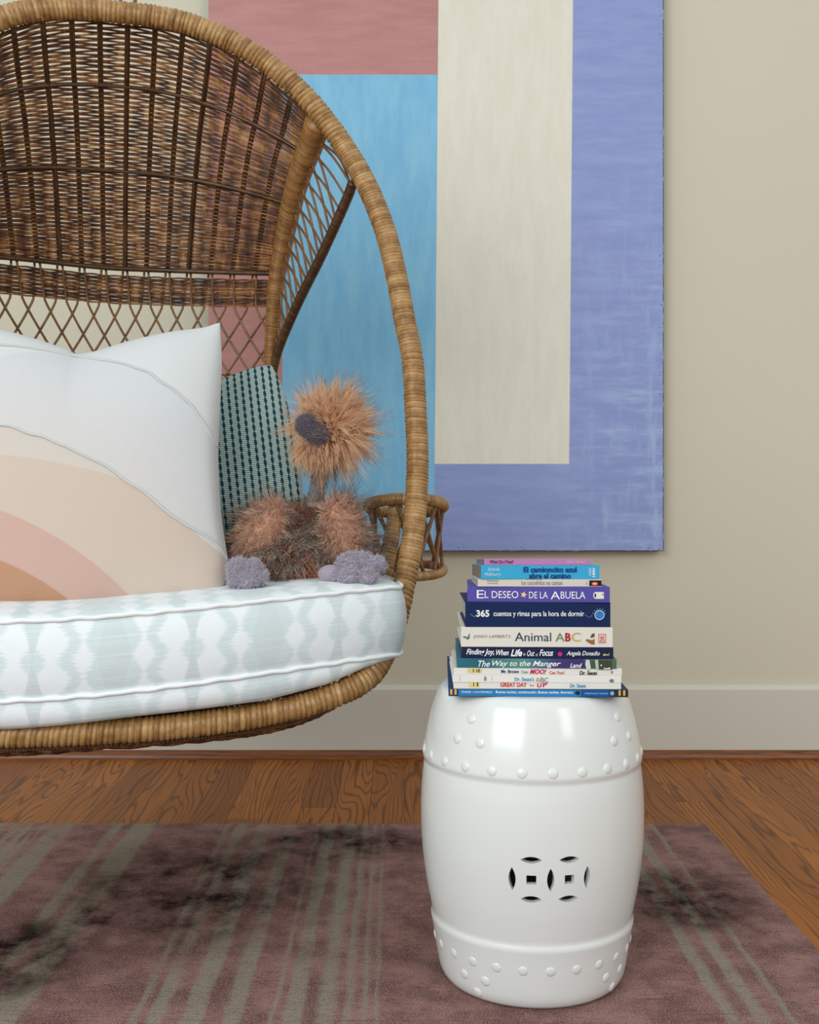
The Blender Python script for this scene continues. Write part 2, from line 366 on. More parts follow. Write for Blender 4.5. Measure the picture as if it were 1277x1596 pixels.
for k in range(24): stud(D(4+15*k), .337); stud(D(4+15*k), .0585+.001)
for g_ in range(4):
    c0_ = -41+90*g_
    for a in (-7.5, 7.5): stud(D(c0_+a), .372); stud(D(c0_+a), .035)
    stud(D(c0_), .402); stud(D(c0_+1), .0125+.001)

# ------------------------------------------------------------------ lettering helper
_fc = bpy.data.curves.new('lettering', 'FONT')
_fo = bpy.data.objects.new('lettering', _fc)
COL.objects.link(_fo)
def text_geo(s, shear=0.0, bold=0.0):
    _fc.body = s; _fc.shear = shear; _fc.offset = bold; _fc.size = 1; _fc.resolution_u = 3; _fc.fill_mode = 'FRONT'
    bpy.context.view_layer.update()
    dg = bpy.context.evaluated_depsgraph_get(); e = _fo.evaluated_get(dg); m = e.to_mesh()
    V = np.array([v.co[:2] for v in m.vertices]); Fs = [list(p.vertices) for p in m.polygons]; e.to_mesh_clear()
    return V, Fs
_flat = {}
def flat(c):
    if c not in _flat: _flat[c] = plain('print_%d_%d_%d' % c, rgb(*c), .55, spec=.22)
    return _flat[c]

# ------------------------------------------------------------------ books
YF = 1.635; SC = F/YF
def bz(y): return HC-(y-CY)/SC
mpage = NT('page_block', .8, .2); vv = mpage.coord('Object', (1, 1, 900)); mpage.base(mpage.mix(mpage.noise(vv, 1, 1), rgb(186, 182, 172), rgb(224, 220, 208)))
def wedge(x0, x1, y0, y1, zb0, zb1, zt0, zt1, name, mat, parent, bev=.0008):
    bm = bmesh.new()
    P = [(x0, y0, zb0), (x1, y0, zb0), (x1, y1, zb1), (x0, y1, zb1), (x0, y0, zt0), (x1, y0, zt0), (x1, y1, zt1), (x0, y1, zt1)]
    vs = [bm.verts.new(p) for p in P]
    for f in ((3, 2, 1, 0), (4, 5, 6, 7), (0, 1, 5, 4), (1, 2, 6, 5), (2, 3, 7, 6), (3, 0, 4, 7)): bm.faces.new([vs[i] for i in f])
    if bev: bmesh.ops.bevel(bm, geom=bm.edges[:], offset=bev, segments=2, affect='EDGES', profile=.5)
    me = bpy.data.meshes.new(name); bm.to_mesh(me); bm.free()
    me.materials.append(getattr(mat, 'm', mat))
    o = bpy.data.objects.new(name, me); COL.objects.link(o); o.parent = parent; return o
tilts = [0, 0.0, .15, .3, .5, .8, 1.1, 1.5, 1.9, 2.4, 2.9, 3.4, 3.9]     # degrees, bottom face of each book from the lowest up
def book(i, label, x0, x1, yb, yt, depth, cov, hard, yaw, letters, shapes=(), yoff=0.0, spine=None, left_in=0.0, page=None):
    w_ = (x1-x0)/SC; t = (yb-yt)/SC; t0, t1 = math.tan(D(tilts[i])), math.tan(D(tilts[i+1]))
    root = empty('book', ((x0+x1)/2/SC-CX/SC, YF+yoff, bz(yb)), D(yaw))
    tag(root, label, 'book', 'books stacked on the ceramic stool')
    hw = w_/2; e = .0022 if hard else .0010
    covm = flat(cov)
    # case: two boards and a spine
    b1 = lambda y: -t0*y; tp = lambda y: t-t1*y
    bm_o = []
    def piece(xa, xb, ya, yb_, za0, za1, zb0, zb1): bm_o.append((xa, xb, ya, yb_, za0, za1, zb0, zb1))
    piece(-hw, hw, .0006, depth, b1(.0006), b1(depth), b1(.0006)+e, b1(depth)+e)
    piece(-hw, hw, .0006, depth, tp(.0006)-e, tp(depth)-e, tp(.0006), tp(depth))
    piece(-hw, hw, 0, .003, b1(0), b1(.003), tp(0), tp(.003))
    g = bmesh.new()
    for (xa, xb, ya, yb_, za0, za1, zb0, zb1) in bm_o:
        P = [(xa, ya, za0), (xb, ya, za0), (xb, yb_, za1), (xa, yb_, za1), (xa, ya, zb0), (xb, ya, zb0), (xb, yb_, zb1), (xa, yb_, zb1)]
        vs = [g.verts.new(p) for p in P]
        for f in ((3, 2, 1, 0), (4, 5, 6, 7), (0, 1, 5, 4), (1, 2, 6, 5), (2, 3, 7, 6), (3, 0, 4, 7)): g.faces.new([vs[k_] for k_ in f])
    bmesh.ops.bevel(g, geom=g.edges[:], offset=.0006, segments=2, affect='EDGES', profile=.5)
    me = bpy.data.meshes.new('cover'); g.to_mesh(me); g.free(); me.materials.append(spine or covm)
    co = bpy.data.objects.new('cover', me); COL.objects.link(co); co.parent = root
    ins = .004 if hard else .0006
    wedge(-hw+ins, hw-ins, .003, depth-ins, b1(.003)+e, b1(depth-ins)+e, tp(.003)-e, tp(depth-ins)-e, 'pages', flat(page) if page else mpage.m, root, 0)
    def loc(px, py): return ((px-(x0+x1)/2)/SC, (yb-py)/SC)
    for (s, X0_, X1_, Y0_, Y1_, colr, shear, bold, *rot) in letters:
        V, Fs = text_geo(s, shear, bold)
        if rot: V = np.stack([-V[:, 1]*rot[0], V[:, 0]*rot[0]], 1)
        lo_, hi_ = V.min(0), V.max(0); (xa, zt), (xb, zb) = loc(X0_, Y0_), loc(X1_, Y1_)
        V = (V-lo_)/(hi_-lo_); VV = [(xa+p[0]*(xb-xa), -.0008, zb+p[1]*(zt-zb)) for p in V]
        mesh_obj('lettering', VV, Fs, flat(colr), root, smooth=False)
    for nm, poly, colr in shapes:
        VV = [(loc(a, b)[0], -.0003, loc(a, b)[1]) for a, b in poly]
        # order so the face looks towards -Y
        ar = sum(VV[k_][0]*VV[(k_+1) % len(VV)][2]-VV[(k_+1) % len(VV)][0]*VV[k_][2] for k_ in range(len(VV)))
        if ar < 0: VV = VV[::-1]
        d_ = .00012*shapes_rank(nm); VV = [(a, b-d_, c_) for a, b, c_ in VV]
        mesh_obj(nm, VV, [list(range(len(VV)))], flat(colr), root, smooth=False)
    return root
def shapes_rank(nm): return {'printed_band': 0, 'title_band': 0, 'logo_panel': 1, 'printed_picture': 1, 'logo': 2, 'logo_mark': 3, 'emblem': 2, 'emblem_disc': 3}.get(nm, 1)
def R_(x0, x1, y0, y1): return [(x0, y0), (x1, y0), (x1, y1), (x0, y1)]
def C_(cx, cy, r, n=20, ry=None): return [(cx+r*math.cos(2*PI*k_/n), cy+(ry or r)*math.sin(2*PI*k_/n)) for k_ in range(n)]
def A6(x): return 680+x/3.99
def a6(y): return 850+y/3.99
def a7(y): return 960+y/3.99
def L6(s, x0, x1, y0, y1, c, sh=0.0, b=0.0, *r): return (s, A6(x0), A6(x1), a6(y0), a6(y1), c, sh, b, *r)
def L7(s, x0, x1, y0, y1, c, sh=0.0, b=0.0, *r): return (s, A6(x0), A6(x1), a7(y0), a7(y1), c, sh, b, *r)
WH = (236, 238, 240); NV = (12, 34, 78)
# lowest to highest
book(0, 'large blue picture book with yellow and dark striped spine ends, lowest of the stack', 699.5, 978.8, 1086, 1074.2, .30, (22, 62, 104), True, -2.0,
     [L7('RINKER • LICHTENHELD', 160, 350, 469, 481, WH), L7('Buenas noches, construcción. Buenas noches, diversión.', 372, 855, 465, 484, WH, 0, .008), L7('elephante books', 922, 1066, 473, 486, (170, 205, 235), 0, 0)],
     [('title_band', R_(A6(140), A6(902), a7(458), a7(500)), (38, 122, 178)), ('title_band', R_(A6(908), A6(1072), a7(458), a7(500)), (18, 84, 152)),
      ('printed_picture', [(A6(860), a7(478)), (A6(872), a7(464)), (A6(893), a7(464)), (A6(893), a7(490)), (A6(872), a7(490))], (14, 40, 70)),
      ('printed_picture', C_(A6(1092), a7(478), 3.2, 14), (150, 168, 178)), ('printed_picture', R_(A6(1108), A6(1190), a7(458), a7(499)), (36, 42, 54))]
     + [('logo', R_(A6(a_), A6(a_+13), a7(459), a7(492)), (222, 168, 74)) for a_ in (88, 115, 1132, 1160)])
seuss = (222, 221, 214)
book(1, 'thin white spined picture book titled in red, just above the lowest blue book', 707.5, 968.2, 1074.2, 1064.0, .178, seuss, True, -1.2,
     [L7('GREAT DAY', 400, 565, 414, 443, (208, 70, 44), 0, .03), L7('for', 582, 612, 422, 440, (208, 70, 44)), L7('U', 628, 657, 418, 445, (204, 30, 90), .12, .03), L7('P', 662, 692, 412, 443, (204, 30, 90), .12, .03), L7('Dr. Seuss', 833, 930, 421, 445, (38, 142, 186), .1, .02)],
     [('logo_panel', R_(A6(205), A6(270), a7(410), a7(445)), (226, 204, 130)), ('logo_mark', R_(A6(232), A6(237), a7(414), a7(440)), (60, 56, 50)), ('logo_mark', R_(A6(254), A6(262), a7(414), a7(440)), (60, 56, 50))], yoff=.001, page=(196, 190, 180))
book(2, 'white spined alphabet book with cyan title, between two other white spined books', 706, 968.7, 1064.0, 1052.2, .178, (226, 225, 219), True, -1.0,
     [L7("Dr. Seuss's", 488, 608, 381, 405, (38, 142, 186), .05, .02), L7('A', 618, 645, 383, 411, (206, 112, 66)), L7('B', 648, 672, 383, 411, (96, 140, 110)), L7('C', 674, 698, 383, 411, (60, 130, 150))],
     [('printed_band', R_(A6(148), A6(149.5), a7(372), a7(405)), (120, 116, 110)), ('printed_band', R_(A6(346), A6(347.5), a7(372), a7(405)), (120, 116, 110)), ('logo_mark', R_(A6(300), A6(304), a7(377), a7(404)), (90, 86, 80)), ('logo_mark', R_(A6(308), A6(312), a7(377), a7(404)), (90, 86, 80)),
      ('logo_mark', [(A6(1074), a7(400)), (A6(1088), a7(389)), (A6(1102), a7(394)), (A6(1102), a7(411)), (A6(1088), a7(413))], (120, 118, 114))], yoff=.0, page=(196, 190, 180))
book(3, 'white spined book with pink MOO lettering, topmost of the three white spined picture books', 707.6, 969.5, 1052.2, 1041.6, .178, seuss, True, -1.6,
     [L7('Mr. Brown', 405, 515, 336, 357, (30, 70, 130), 0, .03), L7('Can', 530, 571, 340, 357, (60, 140, 130), 0, .02), L7('MOO!', 583, 685, 331, 362, (204, 26, 92), .35, .03), L7('Can You?', 705, 797, 343, 362, (208, 70, 44), 0, .02), L7('Dr. Seuss', 892, 1000, 341, 366, (24, 22, 22), .15, .03)],
     [('logo_panel', R_(A6(196), A6(285), a7(328), a7(357)), (214, 196, 132)), ('logo_mark', R_(A6(230), A6(235), a7(333), a7(352)), (60, 56, 50)), ('logo_mark', R_(A6(252), A6(257), a7(333), a7(352)), (60, 56, 50)), ('logo_mark', R_(A6(264), A6(271), a7(331), a7(354)), (60, 56, 50)),
      ('logo_mark', C_(A6(1092), a7(348), 1.2, 8, 2.4), (110, 108, 104))], yoff=.001, page=(196, 190, 180))
mg = NT('marbled_spine', .4, .5); vv = mg.coord('Object'); xx, yy, zz = mg.xyz(vv)
cc = mg.ramp(mg.math('ADD', mg.math('DIVIDE', mg.math('ADD', xx, .112), .224), mg.math('MULTIPLY', mg.math('SUBTRACT', mg.noise(vv, 45, 3), .5), .22)),
             [(0.0, rgb(24, 104, 120)), (.18, rgb(22, 92, 110)), (.38, rgb(82, 142, 128)), (.5, rgb(66, 110, 130)), (.62, rgb(60, 52, 110)), (.8, rgb(52, 34, 104)), (.86, rgb(60, 84, 60)), (1.0, rgb(70, 108, 78))])
mg.base(cc)
book(4, 'teal to purple marbled paperback with white script title, above the white spined books', 712.6, 960.7, 1041.6, 1026.6, .235, (30, 90, 110), False, -2.2,
     [L7('The', 262, 335, 279, 318, WH, .35, .012), L7('Way to the', 350, 588, 279, 322, WH, .35, .012), L7('Manger', 600, 775, 279, 322, WH, .35, .012), L7('Land', 832, 905, 292, 320, WH, .3, .015)],
     [('printed_picture', [(A6(930), a7(270)), (A6(952), a7(272)), (A6(962), a7(330)), (A6(934), a7(330)), (A6(926), a7(300))], (204, 208, 200)), ('printed_picture', [(A6(985), a7(270)), (A6(1005), a7(270)), (A6(1010), a7(330)), (A6(992), a7(330))], (176, 184, 172)),
      ('printed_picture', R_(A6(1012), A6(1090), a7(274), a7(330)), (64, 66, 54)), ('logo_mark', [(A6(1042), a7(328)), (A6(1040), a7(318)), (A6(1056), a7(323)), (A6(1080), a7(316)), (A6(1078), a7(328))], (222, 222, 216)),
      ('logo_mark', C_(A6(1024), a7(304), 1.3, 8), (226, 226, 220))], spine=mg.m, page=(96, 108, 124))
book(5, 'navy paperback with white script title and a pink flower on the spine', 720, 955.7, 1026.6, 1008.6, .225, (20, 30, 66), False, -2.2,
     [L7('Finding Joy,', 188, 362, 207, 252, WH, .35, .02), L7('When', 374, 452, 211, 246, WH, .35, .02), L7('Life', 464, 536, 207, 252, WH, .35, .03), L7('is', 542, 556, 228, 246, WH, .3), L7('Out', 566, 612, 214, 250, WH, .35, .01), L7('of', 620, 634, 230, 250, WH, .3), L7('Focus', 642, 728, 208, 248, WH, .35, .02), L7('Angela Donadio', 810, 1016, 216, 252, WH, .35, .01)],
     [('emblem', [(A6(770)+(3.9 if k_ % 2 else 3.0)*math.cos(2*PI*k_/20), a7(236)+(3.9 if k_ % 2 else 3.0)*math.sin(2*PI*k_/20)) for k_ in range(20)], (206, 40, 124)), ('logo', C_(A6(1045), a7(239), 2.6, 14, 1.7), (176, 180, 96)), ('logo', R_(A6(1056), A6(1068), a7(236), a7(243)), (176, 180, 96)), ('logo', R_(A6(1070), A6(1074), a7(228), a7(244)), (176, 180, 96))], page=(104, 112, 132))
book(6, 'thick white hardback with a multicoloured animal alphabet title', 719, 955, 1008.6, 977.4, .235, (220, 216, 206), True, -1.5,
     [L7("JONNY LAMBERT'S", 232, 462, 118, 143, (84, 84, 84), 0, -.012), L7('Animal', 490, 715, 103, 157, (30, 66, 74), 0, .0), L7('A', 742, 798, 106, 157, (104, 132, 84), 0, .0), L7('B', 802, 836, 105, 157, (168, 30, 44), 0, .03), L7('C', 842, 898, 103, 158, (196, 160, 78), 0, .0), L7('DK', 1018, 1044, 120, 158, (176, 50, 60), 0, .02, 1)],
     [('printed_picture', [(A6(926), a7(150)), (A6(940), a7(142)), (A6(968), a7(150)), (A6(984), a7(140)), (A6(985), a7(176)), (A6(966), a7(176)), (A6(945), a7(164))], (146, 104, 62)), ('printed_picture', [(A6(956), a7(134)), (A6(968), a7(110)), (A6(984), a7(106)), (A6(984), a7(128)), (A6(970), a7(134))], (92, 78, 66)),
      ('printed_picture', [(A6(170), a7(126)), (A6(196), a7(132)), (A6(204), a7(112)), (A6(212), a7(112)), (A6(208), a7(142)), (A6(194), a7(150)), (A6(186), a7(140)), (A6(168), a7(138))], (92, 118, 116)), ('logo_mark', C_(A6(206), a7(122), 1.4, 10), (172, 160, 60)),
      ('logo', R_(A6(1009), A6(1054), a7(111), a7(167)), (178, 62, 68)), ('logo_mark', R_(A6(1012), A6(1051), a7(115), a7(163)), (230, 196, 190))])
book(7, 'thick dark blue storybook with a round sky blue emblem, below the purple book', 725.5, 951.5, 977.4, 938.6, .21, NV, True, -1.0,
     [L6('365', 250, 331, 402, 445, WH, 0, .03), L6('cuentos y rimas para la hora de dormir', 357, 920, 408, 450, WH, 0, .012)],
     [('emblem', C_(A6(1015), a6(432), 7.7, 24), (196, 222, 240)), ('emblem_disc', C_(A6(1015), a6(432), 6.6, 24), (46, 122, 192)), ('logo_mark', C_(A6(1010), a6(430), 2.6, 14, 3.4), (214, 232, 244))]
     + [('logo', C_(A6(a_), a6(b_), .6, 6), (196, 214, 232)) for a_, b_ in ((218, 430), (226, 438), (236, 444), (244, 438), (930, 434), (940, 442), (955, 446), (966, 438), (975, 422), (985, 405), (1000, 396), (1018, 392), (1034, 396), (1048, 408), (1052, 424))], page=(178, 176, 170))
book(8, 'purple picture book with white capital title and a small yellow star', 729, 950, 936.8+1.8, 914.4, .225, (84, 76, 158), True, -3.2,
     [L6('E', 254, 298, 280, 331, WH, 0, 0), L6('L DESEO', 303, 512, 285, 329, WH), L6('DE LA', 578, 694, 288, 329, WH), L6('A', 712, 770, 286, 334, WH), L6('BUELA', 774, 926, 286, 330, WH)],
     [('emblem', [(A6(545)+(5.4 if k_ % 2 == 0 else 2.4)*math.sin(PI*k_/5+.2), a6(307)-(5.4 if k_ % 2 == 0 else 2.4)*math.cos(PI*k_/5+.2)) for k_ in range(10)], (226, 206, 142)),
      ('logo', [(A6(975), a6(300)), (A6(984), a6(288)), (A6(1040), a6(288)), (A6(1040), a6(330)), (A6(984), a6(330)), (A6(975), a6(318))], (222, 222, 214)), ('logo_mark', C_(A6(987), a6(309), 1.5, 12, 3.4), (44, 50, 90)), ('logo_mark', C_(A6(1033), a6(303), 1.3, 10), (196, 70, 70))], page=(190, 150, 110))
book(9, 'thin white spined book with black and red end panel, between purple and light blue books', 745, 938, 914.4, 902.8, .17, (206, 202, 190), False, -.6,
     [L6('NATHALIE WYSS', 316, 388, 217, 226, (74, 70, 66)), L6('ILLUSTRÉ', 322, 382, 232, 240, (74, 70, 66)), L6('los cocodrilos no cantan', 532, 784, 218, 246, (86, 88, 90), 0, -.01), L6('l', 934, 937, 228, 246, (150, 110, 70))],
     [('logo_panel', R_(A6(952), A6(1028), a6(217), a6(252)), (34, 22, 20)), ('logo', C_(A6(986), a6(238), 5.2, 18, 2.9), (206, 70, 44)), ('logo_mark', C_(A6(986), a6(238), 3.6, 18, 1.5), (232, 190, 160)), ('printed_band', R_(A6(555), A6(660), a6(211), a6(213)), (170, 50, 60))], page=(170, 160, 144))
book(10, 'light blue board book with dark blue slab lettered title, second from the top', 750, 935, 902.8, 880.8, .167, (54, 164, 206), False, .9,
     [L6('Schertle', 320, 395, 137, 158, WH, .3, -.01), L6('McElmurry', 300, 405, 170, 194, WH, .3, -.01), L6('El camioncito azul', 543, 875, 133, 168, (16, 62, 130), 0, .04), L6('abre el camino', 578, 838, 172, 207, (16, 62, 130), 0, .04), L6('HMH', 972, 990, 142, 197, WH, 0, .02, 1), L6('CLARION', 950, 966, 142, 190, WH, 0, .0, 1)],
     [], page=(124, 112, 106))
book(11, 'thin lilac pink board book lying on top of the stack', 755, 920, 880.8, 871.2, .15, (178, 124, 176), False, .6,
     [L6('What Do I Feel?', 332, 480, 91, 112, (76, 34, 66), .05, .01), L6('¿Qué siento?', 806, 930, 92, 114, (226, 196, 190), .25, .0)],
     [], page=(120, 112, 116))
bpy.data.objects.remove(_fo)

# ------------------------------------------------------------------ hanging wicker chair
YC = 2.0; TH = D(14); X0 = (200-CX)/F*YC; ct, sn = math.cos(TH), math.sin(TH)
chair = empty('hanging_chair', (X0, YC, 0), TH)
tag(chair, 'egg shaped hanging wicker chair with cane wrapped rim holding cushions and a plush bird', 'hanging chair')
def loc_px(px, py, v):           # point of the chair (u right, -v back, z up) seen at a pixel, at forward depth v
    kx = (px-CX)/F; Y = (v+X0*sn-YC*ct)/(kx*sn-ct); X = kx*Y
    return np.array(((X-X0)*ct+(Y-YC)*sn, -v, HC-(py-CY)/F*Y))
def loc_pxv(px, py, vf):         # same with depth a function of height
    z = .9
    for _ in range(25): p = loc_px(px, py, vf(z)); z = .5*z+.5*p[2]
    return loc_px(px, py, vf(z))
def to_world(p): return Vector((X0+p[0]*ct-p[1]*sn, YC+p[0]*sn+p[1]*ct, p[2]))
def rattan(name, stops, sc=3.0, rough=.42, speck=.25, coat=.15):
    m = NT(name, rough, .5, coat=coat); m.b.inputs['Coat Roughness'].default_value = .25
    uvn = m.coord('UV'); a, b, _ = m.xyz(uvn)
    cell = m.n('TexWhiteNoise', {'W': m.math('FLOOR', m.math('ADD', a, b))}, noise_dimensions='1D').outputs[0]
    f = m.math('ADD', m.math('MULTIPLY', cell, .28), m.math('MULTIPLY', m.noise(m.coord('Object'), 22*sc, 4, .65), .78))
    c = m.ramp(f, stops)
    sp = m.smooth(m.noise(m.coord('Object', (1, 1, 1), (4, 2, 1)), 120, 3, .6), .62, .7)
    m.base(m.mix(m.math('MULTIPLY', sp, speck), c, rgb(70, 42, 20)))
    m.bump(m.noise(m.coord('Object'), 260, 3, .6), .15, .001)
    return m.m
m_rim = rattan('rim_rattan', [(.2, rgb(104, 72, 34)), (.45, rgb(148, 108, 58)), (.7, rgb(180, 142, 90)), (1, rgb(206, 174, 126))])
m_roll = rattan('edge_wicker', [(.1, rgb(92, 58, 26)), (.45, rgb(136, 92, 44)), (.8, rgb(170, 124, 66))], 3)
m_dark = rattan('frame_cane', [(.1, rgb(40, 22, 8)), (.5, rgb(70, 43, 17)), (.9, rgb(104, 70, 32))], 3)
m_lat = rattan('lattice_cane', [(.1, rgb(76, 46, 18)), (.5, rgb(112, 74, 34)), (.9, rgb(142, 102, 54))], 3)
m_weave = NT('woven_wicker', .42, .5)
wv_ = m_weave.coord('Object')
fw = m_weave.math('ADD', m_weave.math('MULTIPLY', m_weave.n('TexWhiteNoise', {'W': m_weave.math('FLOOR', m_weave.xyz(m_weave.coord('UV'))[1])}, noise_dimensions='1D').outputs[0], .2), m_weave.math('MULTIPLY', m_weave.noise(m_weave.coord('Object', (2.6, 1, .6)), 20, 5, .7), .85))
m_weave.base(m_weave.ramp(fw, [(.36, rgb(44, 20, 6)), (.48, rgb(88, 48, 17)), (.58, rgb(134, 84, 36)), (.74, rgb(188, 142, 84))]))
m_weave = m_weave.m

# rim
def v_rim(z): return float(np.interp(z, [.33, .42, .50, .60, .75, 1.1, 1.45, 1.62], [.28, .250, .188, .150, .12, .05, -.02, -.05]))
rim_px = [(350, 1123), (450, 1105), (500, 1091), (553, 1070), (583, 1046), (602, 1013), (616, 975), (626, 932), (634, 892), (643, 842), (648.5, 785), (651, 715), (648, 640), (643, 560), (631, 500),
          (618, 430), (598.5, 354), (563, 272), (507, 187), (447, 123), (375, 72), (290, 36)]
right = [loc_pxv(a, b, v_rim) for a, b in rim_px]
zb_ = loc_pxv(205, 1138, v_rim); zb_[0] = 0; zt_ = loc_pxv(203, 21, v_rim); zt_[0] = 0
mir = lambda p: np.array((-p[0], p[1], p[2]))
loop = [zb_]+right+[zt_]+[mir(p) for p in right[::-1]]
RIM = smooth_path(loop, 4200, closed=True)
RIMR = smooth_path([zb_]+right+[zt_], 2000)
zz_ = RIM[:, 2]
g = Geo(); add_tube(g, RIM, .0196, 20, True, wrap=np.where(zz_ < .60, .0086, np.where(zz_ > 1.36, .0084, .0058)), depth=np.where(zz_ < .60, .0036, np.where(zz_ > 1.36, .0034, .0020))[:, None])
g.build('rim', m_rim, chair)

# edge rolls, side poles
roll_px = [((422, 582), 0.0, -.33), ((424, 530), .12, -.325), ((428, 470), .26, -.315), ((433, 425), .36, -.30), ((441, 385), .48, -.27), ((452, 330), .62, -.215), ((468, 270), .78, -.14), ((484, 228), .89, -.085), ((496, 190), 1.0, -.03)]
ROLL = [loc_px(*a, v) for a, t, v in roll_px]; ROLT = [t for a, t, v in roll_px]
def R_at(t):
    t = min(max(t, -1), 1)
    if t < 0: return ROLL[0]+np.array((-.02*t, -.0*t, t*.61))
    return np.array([np.interp(t, ROLT, [p[k] for p in ROLL]) for k in range(3)])
ROLLP = smooth_path([R_at(-.75), R_at(-.35)]+ROLL, 1750)
zr = ROLLP[:, 2]
rr = np.interp(zr, [.5, 1.0, 1.2, 1.38, 1.43], [.013, .0152, .0185, .0240, .0262])
POLE = smooth_path([loc_px(550, 285, v_rim(1.35)), loc_px(540, 312, -.03), loc_px(503, 395, -.12), loc_px(466, 470, -.22), loc_px(436, 540, -.30), loc_px(424, 585, -.33)], 420)
def mirP(P): Q = np.array(P).copy(); Q[:, 0] *= -1; return Q
for sgn in (1, -1):
    f_ = (lambda P: P) if sgn == 1 else mirP
    g = Geo(); add_tube(g, f_(ROLLP), rr, 18, wrap=.0042, depth=.0016); g.build('edge_roll', m_roll, chair)
    g = Geo(); add_tube(g, f_(POLE), .0098, 12, wrap=.0052, depth=.0013); g.build('side_pole', m_dark, chair)
    # open cane lattice between roll and pole
    g = Geo(); nA = 15
    i0 = int(np.argmin(abs(ROLLP[:, 2]-1.05)))
    ra = [ROLLP[int(t)] for t in np.linspace(i0, 1680, nA)]
    pa = [POLE[int(t)] for t in np.linspace(372, 8, nA)]
    for i in range(nA):
        off = np.array((0, .006, 0))
        a, b = ra[i]-off, pa[i]-off
        mid = (a+b)/2+np.array((0, -.004, .006)); add_tube(g, f_(smooth_path([a, mid, b], 16)), .0024, 6)
        if i >= 3:
            a, b = ra[i]+off, pa[i-3]*.7+pa[i-2]*.3+off; mid = (a+b)/2+np.array((.002, 0, .002)); add_tube(g, f_(smooth_path([a, mid, b], 16)), .0024, 6)
    for j in (0, 1, 2):
        a, b = ROLLP[1650+30*j], RIMR[int(1500-26*j)]
        if j == 0: a, b = ROLLP[1680], POLE[8]; add_tube(g, f_(smooth_path([a, (a+b)/2+np.array((.012, 0, .010)), b], 16)), .0024, 6)
    g.build('side_lattice', m_lat, chair)

# back shell surface
def C_at(t):
    if t < 0: return np.array((0, .42-.02*t, .97+t*.61))
    return np.array((0, .42+.03*math.sin(PI*min(t, 1))-.375*t**2.3, .97+.600*t))
def Sf(a, t, off=0.0):
    c_, r_ = C_at(t), R_at(t); q = a*a
    p = np.array((a*r_[0], c_[1]+(r_[1]-c_[1])*q, c_[2]+(r_[2]-c_[2])*q))
    if off: 
        n_ = np.array((-2*a*(r_[1]-c_[1])/max(r_[0], .1), 1.0, -.15*max(t, 0)*4)); n_ /= np.linalg.norm(n_); p = p-n_*off   # towards the sitter
    return p
NST = 14
def weaver(g, t0, row, rad, amp, a0=-1.0, a1=1.0, per=5, nst=NST, jit=.0006):
    n = nst*per+1; A = np.linspace(a0, a1, n); P = []
    k = random.uniform(-jit, jit)
    for idx, a in enumerate(A):
        ph = (a+1)/2*nst; o_ = amp*math.cos(PI*ph+PI*row)
        p = Sf(a, t0+k+.0007*math.sin(ph*2.1+row), o_); P.append(p)
    V, Fc, UV = tube(P, rad, 5, cap=False); UV[:, 1] = row+.5
    g.add(V, Fc, UV)
g = Geo(); row = 0; t = .365
while t < .985: weaver(g, t, row, .00208, .0018); row += 1; t += .0060-.0006*max(0, t-.5)*2
g.build('woven_back', m_weave, chair)
g = Geo(); t = .242
while t < .338: weaver(g, t, row, .0020, .0016, nst=28, per=4); row += 1; t += .0060
g.build('woven_band', m_weave, chair)
# upright stakes in pairs, cross bars, main ribs
g = Geo()
for k in range(NST+1):
    a = -1+2*k/NST
    if abs(a) > .99: continue
    for da in (-.0085, .0085):
        add_tube(g, [Sf(a+da*(1-.2*t), t, -.0002) for t in np.linspace(.35, .995, 26)], .0027, 6)
g.build('stakes', m_dark, chair)
for a in (-3/7, 0.0, 3/7):
    g = Geo(); add_tube(g, [Sf(a, t, .0075) for t in np.linspace(.345, .99, 40)], .0037, 8); g.build('rib', m_dark, chair)
for t, r_ in ((.352, .0050), (.640, .0040), (.845, .0040)):
    g = Geo(); add_tube(g, [Sf(a, t, .009) for a in np.linspace(-.985, .985, 60)], r_, 8); g.build('cross_bar', m_dark, chair)
# top binding of zigzag canes between weave and rim
g = Geo()
for k in range(44):
    a = -1+2*(k+.5)/44
    p0 = Sf(a-.02, .985, 0); tt = Sf(a+.02, 1.0, 0)+np.array((0, 0, .012)); add_tube(g, [p0, (p0+tt)/2, tt], .002, 5)
add_tube(g, [Sf(a, .985, .003) for a in np.linspace(-1, 1, 60)], .0022, 6)
g.build('top_binding', m_dark, chair)
# diamond lattice
g = Geo(); dA = 2/NST
for k in range(-3, NST+4):
    ak = -1+k*dA
    for sg in (1, -1):
        P = []
        for t in np.linspace(.35, -.01, 22):
            sh = 0 if t > .23 else ((0.235-t)/.235)**1.12
            a = ak+sg*(.018+.012*(1-min(1, (t-.235)/.11)) if t > .235 else .030)+0
            a = ak+sg*(.014 + (.35-max(t, .235))/.115*.018) + sg*(-1)*0 + sg*sh*dA*1.85
            if abs(a) <= 1.0: P.append(Sf(a, t, .0022*sg))
        if len(P) > 3: add_tube(g, P, .0025, 7)
g.build('diamond_lattice', m_lat, chair)

